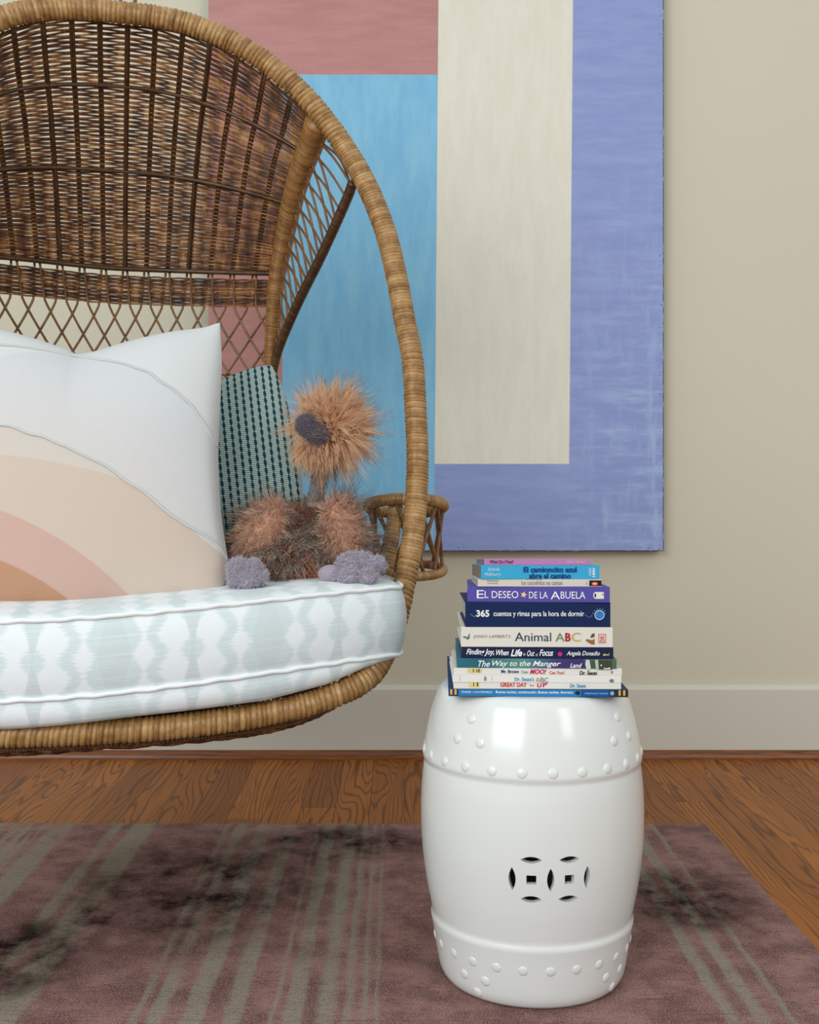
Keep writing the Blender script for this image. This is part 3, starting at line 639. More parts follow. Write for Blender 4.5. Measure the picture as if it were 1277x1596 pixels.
# lower shell and seat pan
def outline(phi, s=1.0):         # phi 0 = straight back, +-180 = front
    a, b = .435*s, (.345 if abs(phi) < PI/2 else .315)*s; e = 2/2.5
    cs, si = math.cos(phi), math.sin(phi)
    return np.array((a*math.copysign(abs(si)**e, si), .075+b*math.copysign(abs(cs)**e, cs)))
def ztop(phi):
    d = abs(math.degrees(phi)); return float(np.interp(d, [0, 38, 46, 60, 80, 100, 112], [.975, .965, .74, .655, .60, .545, .47]))
g = Geo(); rows = 62; nst = 44
for i in range(rows):
    f = i/(rows-1); A = np.linspace(-D(112), D(112), nst*3+1); P = []
    for idx, ph in enumerate(A):
        z = .44+(ztop(ph)-.44)*f; o_ = outline(ph, .97+.03*f); st_ = 1+.0035*math.cos(PI*idx/3+PI*i)/.4
        P.append((o_[0]*st_, .075+(o_[1]-.075)*st_, z))
    V, Fc, UV = tube(P, .0019, 5, cap=False); UV[:, 1] = i+.5; g.add(V, Fc, UV)
g.build('woven_sides', m_weave, chair)
g = Geo()
for k in range(nst+1):
    ph = -D(112)+2*D(112)*k/nst
    add_tube(g, [tuple(outline(ph, .97+.03*f))+(.44+(ztop(ph)-.44)*f,) for f in np.linspace(0, 1, 12)], .0026, 5)
g.build('side_stakes', m_dark, chair)
for sg in (1, -1):
    P = smooth_path([tuple(outline(sg*D(a_), 1.0))+(ztop(D(a_)),) for a_ in (36, 42, 46, 52, 60, 70, 80, 90, 100, 111)], 300)
    g = Geo(); add_tube(g, P, .0105, 12, wrap=.0055, depth=.0014); g.build('side_rail', m_roll, chair)
g = Geo(); NR = 40; nst = 56
def pan(phi, r):
    o_ = outline(phi, r*1.0); edge = .44 if abs(phi) < D(100) else float(np.interp(abs(math.degrees(phi)), [100, 125, 150, 180], [.44, .405, .372, .36]))
    zb0 = float(np.interp(abs(math.degrees(phi)), [0, 110, 140, 180], [.355, .336, .331, .328]))
    return np.array((o_[0], o_[1], zb0+(edge-zb0)*max(r, 0)**9))
for i in range(NR):
    r = .08+.92*(i/(NR-1))**.9; P = []
    for k in range(nst*3):
        ph = -PI+2*PI*k/(nst*3); p = pan(ph, r); p[2] += .003*math.cos(PI*k/3+PI*i); P.append(p)
    V, Fc, UV = tube(P, .0026, 5, closed=True); UV[:, 1] = i+.5; g.add(V, Fc, UV)
g.build('seat_pan', m_weave, chair)
g = Geo()
for k in range(nst):
    ph = -PI+2*PI*k/nst; add_tube(g, [pan(ph, r)+np.array((0, 0, .001)) for r in np.linspace(.08, 1, 16)], .0026, 5)
# twisted border where the pan is bound to the rim
for k in range(150):
    f = k/149; u_ = -.36+.72*f; ph = PI-u_/.47
    p = pan(PI-(1 if u_ > 0 else -1)*abs(u_)*2.3 if False else (PI-2.3*u_ if u_ >= 0 else -PI-2.3*u_), .985)
    g2 = p+np.array((.012, .012, .012)); add_tube(g, [p+np.array((-.006, .006, -.006)), p+np.array((.002, -.006, -.009)), g2], .0022, 5)
g.build('pan_stakes', m_lat, chair)

# armrests: small drum of cane outside the rim on each side
def arm(sgn):
    f_ = (lambda P: np.array(P)) if sgn == 1 else mirP
    YA = 2.14
    def to_loc(p): d = p-Vector((X0, YC, 0)); return np.array((d.x*ct+d.y*sn, -d.x*sn+d.y*ct, d.z))
    tc_ = W(633, 789, YA); bc_ = W(637, 888, YA)
    top, bot = [], []
    for a in np.linspace(0, 2*PI, 40, endpoint=False):
        top.append(to_loc(tc_+Vector((.0690*math.cos(a), -.075*math.sin(a), .0150*math.sin(a)))))
        bot.append(to_loc(bc_+Vector((.0640*math.cos(a), -.075*math.sin(a), -.0065*math.sin(a)))))
    g = Geo(); add_tube(g, smooth_path(f_(top), 420, True), .0112, 12, True, wrap=.0062, depth=.0013)
    o = g.build('armrest', m_rim, chair)
    g = Geo(); add_tube(g, smooth_path(f_(bot), 420, True), .0088, 12, True, wrap=.0062, depth=.0013); g.build('armrest_base_ring', m_rim, o)
    g = Geo(); m = 40
    for k in range(0, m, 4):
        for dd in (5, -5):
            a, b = top[k], bot[(k+dd) % m]; c = (a+b)/2; 
            add_tube(g, f_(smooth_path([a, c, b], 10)), .0034, 7)
    g.build('armrest_canes', m_lat, o)
    g = Geo(); P = smooth_path([to_loc(W(617, 782, 2.085)), to_loc(W(611, 840, 2.07)), to_loc(W(601, 900, 2.06)), to_loc(W(594, 960, 2.05))], 200)
    add_tube(g, f_(P), 0.0138, 14, wrap=.0064, depth=.0014); g.build('armrest_post', m_rim, o)
for s_ in (1, -1): arm(s_)
# hanging cords
g = Geo()
for du in (-.014, .014):
    add_tube(g, smooth_path([(du, zt_[1]+.02, zt_[2]-.01), (du*.9, zt_[1]+.03, zt_[2]+.05), (du*.3, .06, 2.2), (0, .06, 2.6)], 60), .0035, 8)
g.build('hanging_cane', m_lat, chair)

# the chair hangs slightly out of true: its left half is a little taller than its right
for o_ in [c_ for c_ in bpy.data.objects if c_.parent in (chair,) or (c_.parent and c_.parent.parent is chair)]:
    me_ = o_.data; n_ = len(me_.vertices); co_ = np.empty(n_*3); me_.vertices.foreach_get('co', co_); co_ = co_.reshape(-1, 3)
    t_ = np.clip(-co_[:, 0]/.25, 0, 1); t_ = t_*t_*(3-2*t_); co_[:, 2] = .77+(co_[:, 2]-.77)*(1+.026*t_)
    me_.vertices.foreach_set('co', co_.ravel()); me_.update()

# ------------------------------------------------------------------ seat cushion
mk = NT('ikat_cotton', .85, .25, sheen=.15)
u, q, _ = mk.xyz(mk.coord('UV')); ob = mk.coord('UV')
def nz(sx, sy, sc, d=2, r=.5): return mk.noise(mk.n('Mapping', {'Vector': ob, 'Scale': (sx, sy, 1)}).outputs[0], sc, d, r)
per = .225
ph = mk.math('FRACT', mk.math('DIVIDE', mk.math('ADD', u, .054), per)); tri = mk.math('MULTIPLY', mk.math('ABSOLUTE', mk.math('SUBTRACT', ph, .5)), per)
cell = mk.math('FLOOR', mk.math('DIVIDE', u, per)); rc = mk.n('TexWhiteNoise', {'W': cell}, noise_dimensions='1D').outputs[0]
wave = mk.math('SINE', mk.math('MULTIPLY', mk.math('SUBTRACT', q, .014), 2*PI/.055))
jag = mk.math('MULTIPLY', mk.math('SUBTRACT', nz(.8, 55, 9, 1), .5), .022)
d1 = mk.math('SUBTRACT', mk.math('ABSOLUTE', mk.math('SUBTRACT', tri, .026)), mk.math('ADD', mk.math('ADD', .0165, mk.math('MULTIPLY', wave, .007)), jag))
d2 = mk.math('SUBTRACT', mk.math('ABSOLUTE', mk.math('SUBTRACT', tri, .070)), mk.math('ADD', mk.math('SUBTRACT', .0085, mk.math('MULTIPLY', wave, .006)), jag))
white = mk.math('SUBTRACT', 1.0, mk.smooth(mk.math('MINIMUM', d1, d2), -.004, .004))
leaf = mk.math('SUBTRACT', 1.0, mk.smooth(mk.math('SUBTRACT', tri, mk.math('ADD', .007, mk.math('MULTIPLY', mk.math('COSINE', mk.math('MULTIPLY', q, 2*PI/.115)), .0045))), -.0006, .0006))
leaf = mk.math('MAXIMUM', leaf, mk.smooth(mk.math('SUBTRACT', tri, mk.math('ADD', .095, mk.math('MULTIPLY', mk.math('COSINE', mk.math('MULTIPLY', q, 2*PI/.115)), .006))), -.0006, .0006))
c = mk.mix(white, rgb(208, 222, 226), rgb(232, 239, 242))
c = mk.mix(mk.math('MULTIPLY', leaf, .8), c, rgb(204, 216, 217))
c = mk.mix(mk.math('MULTIPLY', mk.smooth(nz(.4, 60, 8, 1), .5, .62), .35), c, rgb(236, 242, 243))
mk.base(c); mk.bump(mk.math('ADD', mk.math('MULTIPLY', nz(1, 1, 9, 3), 2.5), mk.math('MULTIPLY', mk.noise(mk.coord('Object'), 900, 1), .12)), .35, .004)
mw2 = plain('white_piping', rgb(236, 240, 240), .8)
def cush_out(n):                 # plan outline, u then y(=-v)
    P = []
    for u_ in np.linspace(-.412, .412, 41): P.append((u_, -(.306-.072*(abs(u_)/.418)**2.5)))
    P += [(.422, -.226), (.430, -.20), (.437, -.10), (.428, .04), (.395, .17), (.33, .27), (.22, .345), (.08, .375), (-.08, .375), (-.22, .345), (-.33, .27), (-.395, .17), (-.428, .04), (-.437, -.10), (-.430, -.20), (-.422, -.226)]
    return smooth_path([(a, b, 0) for a, b in P], n, True)[:, :2]
NO = 360; CO = cush_out(NO); cen = np.array((0, .04))
def fz(u_): return float(np.interp(abs(u_), [0, .2, .3, .36, .41], [1, 1.1, .85, .45, .2]))
def sag(u_): t_ = min(abs(u_+.18)/.60, 1); return t_*t_*(3-2*t_)
def z_top(u_, y_): return .5475+.029*sag(u_)+.005*min(max((y_+.3)/.5, 0), 1)
def z_bot(u_, y_): return .4335+.035*sag(u_)
rowsC = []
T = np.roll(CO, -1, 0)-np.roll(CO, 1, 0); T /= np.linalg.norm(T, axis=1)[:, None]; NRM = np.stack([T[:, 1], -T[:, 0]], 1)
arc = np.r_[0, np.cumsum(np.linalg.norm(np.diff(CO, axis=0), axis=1))]
Vc, UVc = [], []
def ring(off, zf, uvq, scale=None):
    for i in range(NO):
        p = CO[i]+NRM[i]*off
        if scale is not None: p = cen+(CO[i]-cen)*scale
        Vc.append((p[0], p[1], zf(p, i)))
        if scale is None or True: UVc.append((arc[i], uvq) if scale is None else (p[0]+.44, p[1]*.9+.36))
def puff(p, amp): return amp*(.5+.5*math.sin(p[0]*27+1)*math.sin(p[0]*11+2))
rings_def = []
# underside
for sc in (.02, .3, .55, .75): ring(0, lambda p, i: z_bot(*p)-.042-.006*(1-sc), -.06-.2*(1-sc), sc)
for sc, dz in ((.88, .041), (.93, .039)): ring(0, lambda p, i: z_bot(*p)-dz*fz(p[0]), -.05-(1-sc)*.3, sc)
for of, dz in ((-.012, .040), (-.003, .033), (0.002, .021), (.003, .010)): ring(of, lambda p, i: z_bot(*p)-dz*fz(p[0]), -dz)
ring(0, lambda p, i: z_bot(*p), 0)
for f in (.08, .22, .4, .6, .78, .92): ring(.012*math.sin(PI*f)**.7, lambda p, i: z_bot(*CO[i])*(1-f)+z_top(*CO[i])*f, .115*f)
ring(0, lambda p, i: z_top(*p), .115)
for sc, dz in ((.985, .003), (.95, .006), (.88, .008), (.75, .009), (.5, .010), (.25, .010), (.02, .010)): ring(0, lambda p, i: z_top(*p)+dz+puff(p, .002), .12+(1-sc)*.3, sc)
nr = len(Vc)//NO
Fc = [(i*NO+j, i*NO+(j+1) % NO, (i+1)*NO+(j+1) % NO, (i+1)*NO+j) for i in range(nr-1) for j in range(NO)]
Fc += [tuple(range(NO))[::-1], tuple((nr-1)*NO+j for j in range(NO))]
cushion = empty('seat_cushion', (X0, YC, 0), TH)
tag(cushion, 'thick pale blue and white patterned seat cushion lying in the wicker chair', 'cushion')
mesh_obj('cushion_body', Vc, Fc, mk.m, cushion, uv=UVc)
for zf, dz in ((z_top, .0), (z_bot, .0)):
    P = [(CO[i][0]+NRM[i][0]*.003, CO[i][1]+NRM[i][1]*.003, zf(*CO[i])+.0012*math.sin(i*.9)*math.sin(i*.23)) for i in range(NO)]
    g = Geo(); add_tube(g, P, .0036, 8, True); g.build('piping', mw2, cushion)

# ------------------------------------------------------------------ pillows
def pillow_frame(org, yaw, tiltb):
    f_ = Vector((math.sin(yaw), -math.cos(yaw), 0)); r_ = Vector((math.cos(yaw), math.sin(yaw), 0))
    up_ = Vector((0, 0, math.cos(tiltb)))-f_*math.sin(tiltb); n_ = r_.cross(up_)
    if n_.dot(f_) < 0: n_ = -n_
    return r_, up_, n_
def on_plane(px, py, org, r_, up_, n_):
    d = W(px, py, 1.0)-Vector((0, 0, HC)); o = Vector((0, 0, HC)); t = (org-o).dot(n_)/d.dot(n_); p = o+d*t-org
    return (p.dot(r_), p.dot(up_))
def coons(top, bot, lef, rig, s, t):   # s,t in 0..1 ; each edge an array sampled 0..1
    def at(P, x): x = x*(len(P)-1); i = min(int(x), len(P)-2); f = x-i; return P[i]*(1-f)+P[i+1]*f
    return ((1-t)*at(bot, s)+t*at(top, s)+(1-s)*at(lef, t)+s*at(rig, t)-((1-s)*(1-t)*bot[0]+s*(1-t)*bot[-1]+(1-s)*t*top[0]+s*t*top[-1]))
def pillow(name, label, group, org, yaw, tiltb, edges, thick, mat, n=70, dents=None, flat_k=2.4, back=.55):
    r_, up_, n_ = pillow_frame(org, yaw, tiltb)
    root = empty(name, org, 0); tag(root, label, 'pillow', group)
    E = [smooth_path([(a, b, 0) for a, b in e], 120)[:, :2] for e in edges]
    V, UV, F_ = [], [], []
    grid = np.zeros((2, n+1, n+1, 3)); pq = np.zeros((n+1, n+1, 2))
    for j in range(n+1):
        for i in range(n+1):
            s, t = i/n, j/n; s2 = .5-.5*math.cos(PI*s); t2 = .5-.5*math.cos(PI*t)
            p = coons(*E, s2, t2); pq[j, i] = p; a, b = 2*s2-1, 2*t2-1
            h = (max(0, 1-abs(a)**flat_k)*max(0, 1-abs(b)**flat_k))**.55*thick
            if dents: h *= dents(a, b)
            for k, hh in ((0, h), (1, -h*back)):
                grid[k, j, i] = (r_*p[0]+up_*p[1]+n_*hh)[:]
    for k in (0, 1):
        for j in range(n+1):
            for i in range(n+1): V.append(grid[k, j, i]); UV.append(pq[j, i])
    m = n+1
    for k in (0, 1):
        for j in range(n):
            for i in range(n):
                q_ = (k*m*m+j*m+i, k*m*m+j*m+i+1, k*m*m+(j+1)*m+i+1, k*m*m+(j+1)*m+i)
                F_.append(q_ if k == 0 else q_[::-1])
    o = mesh_obj('pillow_cover', np.array(V), F_, mat, root, uv=UV)
    bm = bmesh.new(); bm.from_mesh(o.data); bmesh.ops.remove_doubles(bm, verts=[v_ for v_ in bm.verts if v_.is_boundary], dist=2e-4); bm.to_mesh(o.data); bm.free()
    return root, o, grid, pq, n_
def nearest_uvp(grid, org, pts):   # surface points seen at pixels
    G = grid[0].reshape(-1, 3)+np.array(org[:]); sx = CX+G[:, 0]*F/G[:, 1]; sy = CY-(G[:, 2]-HC)*F/G[:, 1]
    out = []
    for a, b in pts: out.append(int(np.argmin((sx-a)**2+(sy-b)**2)))
    return out

# large blush and white pillow
ORG = W(118, 944, 1.865); YAW = D(10); TB = D(17)
fr = pillow_frame(ORG, YAW, TB)
pp = lambda a, b: on_plane(a, b, ORG, *fr)
tr = [pp(118, 553), pp(150, 548), pp(200, 533), pp(260, 519), pp(315, 511), pp(338, 504), pp(343, 503)]
rt = [pp(347, 905), pp(357, 888), pp(352, 850), pp(345, 800), pp(341, 740), pp(341, 690), pp(344, 620), pp(346, 560), pp(343, 503)]
bt = [(0, -.012), (.09, -.010), (.17, -.004), (.22, .002), rt[0]]
m2 = lambda L: [(-a, b) for a, b in L[::-1]]
top = m2(tr)[:-1]+tr; bot = m2(bt)[:-1]+bt; lef = [(-a, b) for a, b in rt]
ml = NT('printed_linen', .9, .15, sheen=.1)
uvn = ml.coord('UV'); u, q, _ = ml.xyz(uvn)
def circ(P1, P2, P3):
    (ax, ay), (bx_, by_), (cx_, cy_) = P1, P2, P3
    d = 2*(ax*(by_-cy_)+bx_*(cy_-ay)+cx_*(ay-by_))
    ux = ((ax*ax+ay*ay)*(by_-cy_)+(bx_*bx_+by_*by_)*(cy_-ay)+(cx_*cx_+cy_*cy_)*(ay-by_))/d
    uy = ((ax*ax+ay*ay)*(cx_-bx_)+(bx_*bx_+by_*by_)*(ax-cx_)+(cx_*cx_+cy_*cy_)*(bx_-ax))/d
    return ux, uy, math.hypot(ax-ux, ay-uy)
def dent(a, b): return 1-.22*math.exp(-((a/.5)**2))*max(0, b)**2
PILG = 'pillows leaning in the wicker chair'
proot, pobj, grid, pq, pn = pillow('throw_pillow', 'large white and blush linen pillow with curved seams leaning in the wicker chair', None, ORG, YAW, TB, [top, bot, lef, rt], .085, ml.m, 90, dent)
def circ_px(P):
    idx = nearest_uvp(grid, ORG, P); Q = pq.reshape(-1, 2)[idx]; return circ(*[tuple(x) for x in Q])
def dist_to(c_):
    dx = ml.math('SUBTRACT', u, c_[0]); dy = ml.math('SUBTRACT', q, c_[1])
    return ml.math('SUBTRACT', ml.math('SQRT', ml.math('ADD', ml.math('MULTIPLY', dx, dx), ml.math('MULTIPLY', dy, dy))), c_[2])
def band(P, w=.0012): return ml.smooth(dist_to(circ_px(P)), -w, w)
cA = ml.mix(band([(165, 558), (250, 590), (336, 690)]), rgb(204, 208, 210), rgb(210, 214, 214))
cB = ml.mix(ml.smooth(dist_to(circ_px([(0, 600), (180, 640), (330, 770)])), -.12, .10), rgb(206, 203, 202), cA)
kA, kB = [pq.reshape(-1, 2)[i_] for i_ in nearest_uvp(grid, ORG, [(240, 782), (352, 872)])]
kN = np.array((kA[1]-kB[1], kB[0]-kA[0])); kN = kN/np.linalg.norm(kN)
dL = ml.math('ADD', ml.math('ADD', ml.math('MULTIPLY', u, float(kN[0])), ml.math('MULTIPLY', q, float(kN[1]))), -float(kN @ kA))
dC = dist_to(circ_px([(2, 665), (130, 708), (240, 782)])); sel = ml.math('GREATER_THAN', u, float(kA[0]))
dS = ml.math('ADD', ml.math('MULTIPLY', dL, sel), ml.math('MULTIPLY', dC, ml.math('SUBTRACT', 1.0, sel)))
c = ml.mix(ml.smooth(dS, -.0008, .0008), rgb(204, 196, 187), cB)
c = ml.mix(ml.smooth(ml.math('MAXIMUM', dS, dist_to(circ_px([(2, 705), (130, 728), (250, 772)]))), -.0012, .0012), rgb(203, 186, 172), c)
c = ml.mix(band([(2, 796), (130, 868), (195, 926)], .002), rgb(199, 166, 153), c)
c = ml.mix(band([(2, 872), (60, 900), (105, 935)], .002), rgb(184, 140, 112), c)
thr = ml.math('MULTIPLY', ml.math('SINE', ml.math('MULTIPLY', u, 5200)), ml.math('SINE', ml.math('MULTIPLY', q, 5200)))
c = ml.mix(ml.math('MULTIPLY', ml.smooth(ml.noise(uvn, 420, 2), .4, .7), .10), c, rgb(160, 150, 146))
ml.base(c); ml.bump(ml.math('ADD', ml.math('MULTIPLY', ml.noise(uvn, 650, 1), .12), ml.math('MULTIPLY', ml.noise(uvn, 7, 3), 2.2)), .35, .004)
mpip = plain('pillow_piping', rgb(198, 202, 200), .85)
Gf = grid[0].reshape(-1, 3)
def seam(P_):
    P_ = smooth_path([(a, b, 0) for a, b in P_], 60)[:, :2]; idx = nearest_uvp(grid, ORG, P_)
    Q = Gf[idx]; keep = [0]
    for i in range(1, len(Q)):
        if np.linalg.norm(Q[i]-Q[keep[-1]]) > .004: keep.append(i)
    Q = Q[keep]
    for _ in range(3): Q[1:-1] = (Q[:-2]+2*Q[1:-1]+Q[2:])/4
    g = Geo(); add_tube(g, smooth_path(Q+np.array(pn[:])*.0012, 200), .0023, 7); g.build('seam_piping', mpip, proot)
seam([(-90, 672), (-40, 665), (2, 665), (60, 678), (130, 708), (200, 750), (245, 785), (278, 812), (310, 828), (340, 850), (354, 873)])
seam([(-40, 535), (30, 540), (80, 548), (130, 557), (165, 562), (210, 572), (250, 592), (285, 620), (315, 655), (337, 695)])

# teal woven pillow behind the bird
ORG2 = W(215, 905, 2.06); YAW2 = D(4); TB2 = D(20)
fr2 = pillow_frame(ORG2, YAW2, TB2); pp2 = lambda a, b: on_plane(a, b, ORG2, *fr2)
top2 = [pp2(60, 640), pp2(150, 625), pp2(250, 612), pp2(330, 597), pp2(375, 580), pp2(405, 571), pp2(424, 570)]
rig2 = [pp2(478, 905), pp2(480, 860), pp2(474, 780), pp2(464, 705), pp2(452, 645), pp2(438, 598), pp2(424, 570)]
bot2 = [pp2(20, 905), pp2(150, 912), pp2(300, 912), pp2(478, 905)]
lef2 = [pp2(20, 905), pp2(38, 780), pp2(60, 640)]
mt = NT('teal_woven', .9, .15)
u, q, _ = mt.xyz(mt.coord('UV'))
u2 = mt.math('ADD', u, mt.math('MULTIPLY', q, .12))
col_ = mt.math('DIVIDE', u2, .0134); cf = mt.math('FRACT', mt.math('ADD', col_, 50)); ci = mt.math('FLOOR', col_)
rw = mt.math('FRACT', mt.math('ADD', mt.math('DIVIDE', q, .0152), mt.math('MULTIPLY', mt.math('MODULO', ci, 2.0), .5)))
lens_w = mt.math('MULTIPLY', mt.math('SINE', mt.math('MULTIPLY', rw, PI)), .17)
dash = mt.math('SUBTRACT', 1.0, mt.smooth(mt.math('SUBTRACT', mt.math('ABSOLUTE', mt.math('SUBTRACT', cf, .5)), mt.math('ADD', lens_w, .045)), -.03, .03))
rib = mt.math('SINE', mt.math('MULTIPLY', q, 2*PI/.0040))
c = mt.mix(mt.smooth(rib, -.4, .5), rgb(116, 148, 148), rgb(206, 218, 210))
c = mt.mix(dash, c, rgb(22, 72, 82)); mt.base(c)
mt.bump(mt.math('ADD', mt.math('MULTIPLY', rib, .4), mt.math('MULTIPLY', dash, 1.0)), .6, .002)
pillow('throw_pillow', 'teal woven pillow with rows of dark stitches behind the plush bird', None, ORG2, YAW2, TB2, [top2, bot2, lef2, rig2], .07, mt.m, 60)

# ------------------------------------------------------------------ plush ostrich
def fur_mat(name, stops, rough=.6):
    m = NT(name, rough, .3, sheen=.3); a, b, _ = m.xyz(m.coord('UV'))       # UV: tone along the strand, random per strand
    c1 = m.ramp(a, stops); c2 = m.mix(m.math('MULTIPLY', b, .12), c1, rgb(240, 206, 168)); m.base(c2); return m.m
f_head = fur_mat('tan_plush_fur', [(0, rgb(200, 120, 66)), (.3, rgb(238, 176, 124)), (.78, rgb(250, 208, 166)), (.92, rgb(140, 100, 78)), (1, rgb(48, 36, 32))])
f_wing = fur_mat('wing_plush_fur', [(0, rgb(204, 146, 116)), (.5, rgb(230, 182, 152)), (.58, rgb(96, 66, 50)), (.74, rgb(34, 25, 22)), (.88, rgb(84, 70, 60)), (1, rgb(200, 184, 168))])
f_body = fur_mat('dark_plush_fur', [(0, rgb(180, 98, 62)), (.42, rgb(190, 116, 80)), (.48, rgb(60, 38, 28)), (.68, rgb(46, 33, 28)), (.80, rgb(150, 128, 106)), (1, rgb(236, 222, 204))])
m_lil = NT('lilac_plush', .95, .1, sheen=.5); vv = m_lil.coord('Object')
m_lil.base(m_lil.mix(m_lil.noise(vv, 160, 3, .6), rgb(160, 150, 168), rgb(214, 206, 220))); m_lil.bump(m_lil.noise(vv, 210, 3, .6), 1.0, .004)
m_lils = plain('lilac_suede', rgb(158, 142, 158), .9, sheen=.4)
m_beak = NT('dark_plum_plush', .95, .1, sheen=.4); vv = m_beak.coord('Object')
m_beak.base(m_beak.mix(m_beak.noise(vv, 160, 3, .6), rgb(58, 48, 66), rgb(104, 92, 112))); m_beak.bump(m_beak.noise(vv, 210, 3, .6), 1.0, .004)
m_neck = NT('neck_plush', .95, .1, sheen=.3); m_neck.base(m_neck.mix(m_neck.noise(m_neck.coord('Object'), 200, 3), rgb(112, 100, 98), rgb(160, 148, 144))); m_neck.bump(m_neck.noise(m_neck.coord('Object'), 240, 2), .8, .003)
def strands(P, Nn, L, comb, mat, name, parent, w0=.00055, curl=.012, segs=5, vmin=0.0, clump=0, tone=1.0):
    """thin tapering fur strands as one mesh; P roots, Nn directions, L lengths, comb a bend vector per strand"""
    n = len(P); sg = segs; t = np.linspace(0, 1, sg+1)[None, :, None]
    rnd = rng.normal(0, 1, (n, 3)); rnd /= np.linalg.norm(rnd, axis=1)[:, None]
    if clump:                      # strands gather into locks
        K = max(8, n//clump); sd = rng.integers(0, n, K)
        near = np.concatenate([np.argmin(((P[i0:i0+500, None]-P[sd][None])**2).sum(2), 1) for i0 in range(0, n, 500)])
        lock = rng.normal(0, .38, (K, 3))[near]; comb = comb+lock; L = L*rng.uniform(.75, 1.25, K)[near]; Nn = Nn*.6+Nn[sd][near]*.4
        pull = (P[sd][near]-P)*.75
    else: pull = np.zeros_like(P)
    ctr = P[:, None]+(Nn*L[:, None])[:, None]*t+(comb*L[:, None])[:, None]*t**2+rnd[:, None]*curl*np.sin(t*PI*1.3)*t+pull[:, None]*t**1.6
    Tn = Nn; a = np.cross(Tn, rnd); a /= np.linalg.norm(a, axis=1)[:, None]+1e-9; b = np.cross(Tn, a)
    wd = w0*(1-.85*t)
    V = []
    for k in range(3):
        an = 2*PI*k/3; V.append(ctr+(a*math.cos(an)+b*math.sin(an))[:, None]*wd)
    V = np.stack(V, 2).reshape(-1, 3)                       # n, sg+1, 3
    base = np.arange(n)[:, None, None]*(sg+1)*3; i = np.arange(sg)[None, :, None]*3; j = np.arange(3)[None, None, :]; j2 = (j+1) % 3
    Fs = np.stack([base+i+j, base+i+j2, base+i+3+j2, base+i+3+j], 3).reshape(-1, 4)
    UV = np.stack([np.broadcast_to(vmin+(1-vmin)*t[..., 0], (n, sg+1)), np.broadcast_to(rng.random(n)[:, None], (n, sg+1))], 2)
    UV[:, :, 0] *= np.broadcast_to(np.asarray(tone, float), (n,))[:, None]
    UV = np.repeat(UV[:, :, None, :], 3, 2).reshape(-1, 2)
    return mesh_obj(name, V, Fs, mat, parent, True, UV)
def ell_pts(c, r, n, R=None, cond=None):
    d = rng.normal(0, 1, (n, 3)); d /= np.linalg.norm(d, axis=1)[:, None]; r = np.array(r)
    P = d*r; Nn = d/r; Nn /= np.linalg.norm(Nn, axis=1)[:, None]
    if R is not None: M = np.array(R.to_3x3()); P = P@M.T; Nn = Nn@M.T
    P = P+np.array(c[:]); 
    if cond is not None: k = cond(P, Nn); P, Nn = P[k], Nn[k]
    return P, Nn
def blob_obj(name, parts, mat, parent, voxel=.003):
    bm = bmesh.new()
    for c, r, rot in parts:
        M = Matrix.Translation(c) @ (rot.to_4x4() if rot else Matrix.Identity(4)) @ Matrix.Diagonal((*r, 1))
        bmesh.ops.create_icosphere(bm, subdivisions=4, radius=1, matrix=M)
    me = bpy.data.meshes.new(name); bm.to_mesh(me); bm.free(); mat = getattr(mat, 'm', mat); me.materials.append(mat)
    o = bpy.data.objects.new(name, me); COL.objects.link(o); o.parent = parent
    md = o.modifiers.new('r', 'REMESH'); md.mode = 'VOXEL'; md.voxel_size = voxel
    md = o.modifiers.new('s', 'SMOOTH'); md.iterations = 3; md.factor = .5
    baked(o); o.data.polygons.foreach_set('use_smooth', [True]*len(o.data.polygons))
    if not o.data.materials: o.data.materials.append(mat)
    return o
def pile(o, n, L, mat, parent, name='pile', curl=.004, w0=.0006, clump=0):
    me = o.data; nv = len(me.vertices); co = np.empty(nv*3); no = np.empty(nv*3); me.vertices.foreach_get('co', co); me.vertices.foreach_get('normal', no)
    co, no = co.reshape(-1, 3), no.reshape(-1, 3); k = rng.integers(0, nv, n)
    P = co[k]+rng.normal(0, .0007, (n, 3)); Nn = no[k]+rng.normal(0, .35, (n, 3)); Nn /= np.linalg.norm(Nn, axis=1)[:, None]
    return strands(P, Nn, L*rng.uniform(.6, 1.2, n), rng.normal(0, .3, (n, 3)), mat, name, parent, w0, curl, 3, clump=clump)
BO = W(470, 905, 2.0); BO.z = .583
bird = empty('plush_ostrich', BO)
tag(bird, 'fluffy tan and brown plush ostrich toy with lilac feet sitting on the seat cushion', 'plush toy')
def L_(px, py, Y): return W(px, py, Y)-BO
f_lil = NT('lilac_pile', .95, .1, sheen=.5); a_, b_, _ = f_lil.xyz(f_lil.coord('UV'))
f_lil.base(f_lil.mix(b_, f_lil.ramp(a_, [(0, rgb(150, 138, 158)), (1, rgb(236, 228, 238))]), rgb(190, 180, 200))); f_lil = f_lil.m
f_bk = NT('plum_pile', .95, .1, sheen=.5); a_, b_, _ = f_bk.xyz(f_bk.coord('UV'))
f_bk.base(f_bk.mix(b_, f_bk.ramp(a_, [(0, rgb(60, 50, 64)), (1, rgb(136, 122, 138))]), rgb(100, 88, 104))); f_bk = f_bk.m
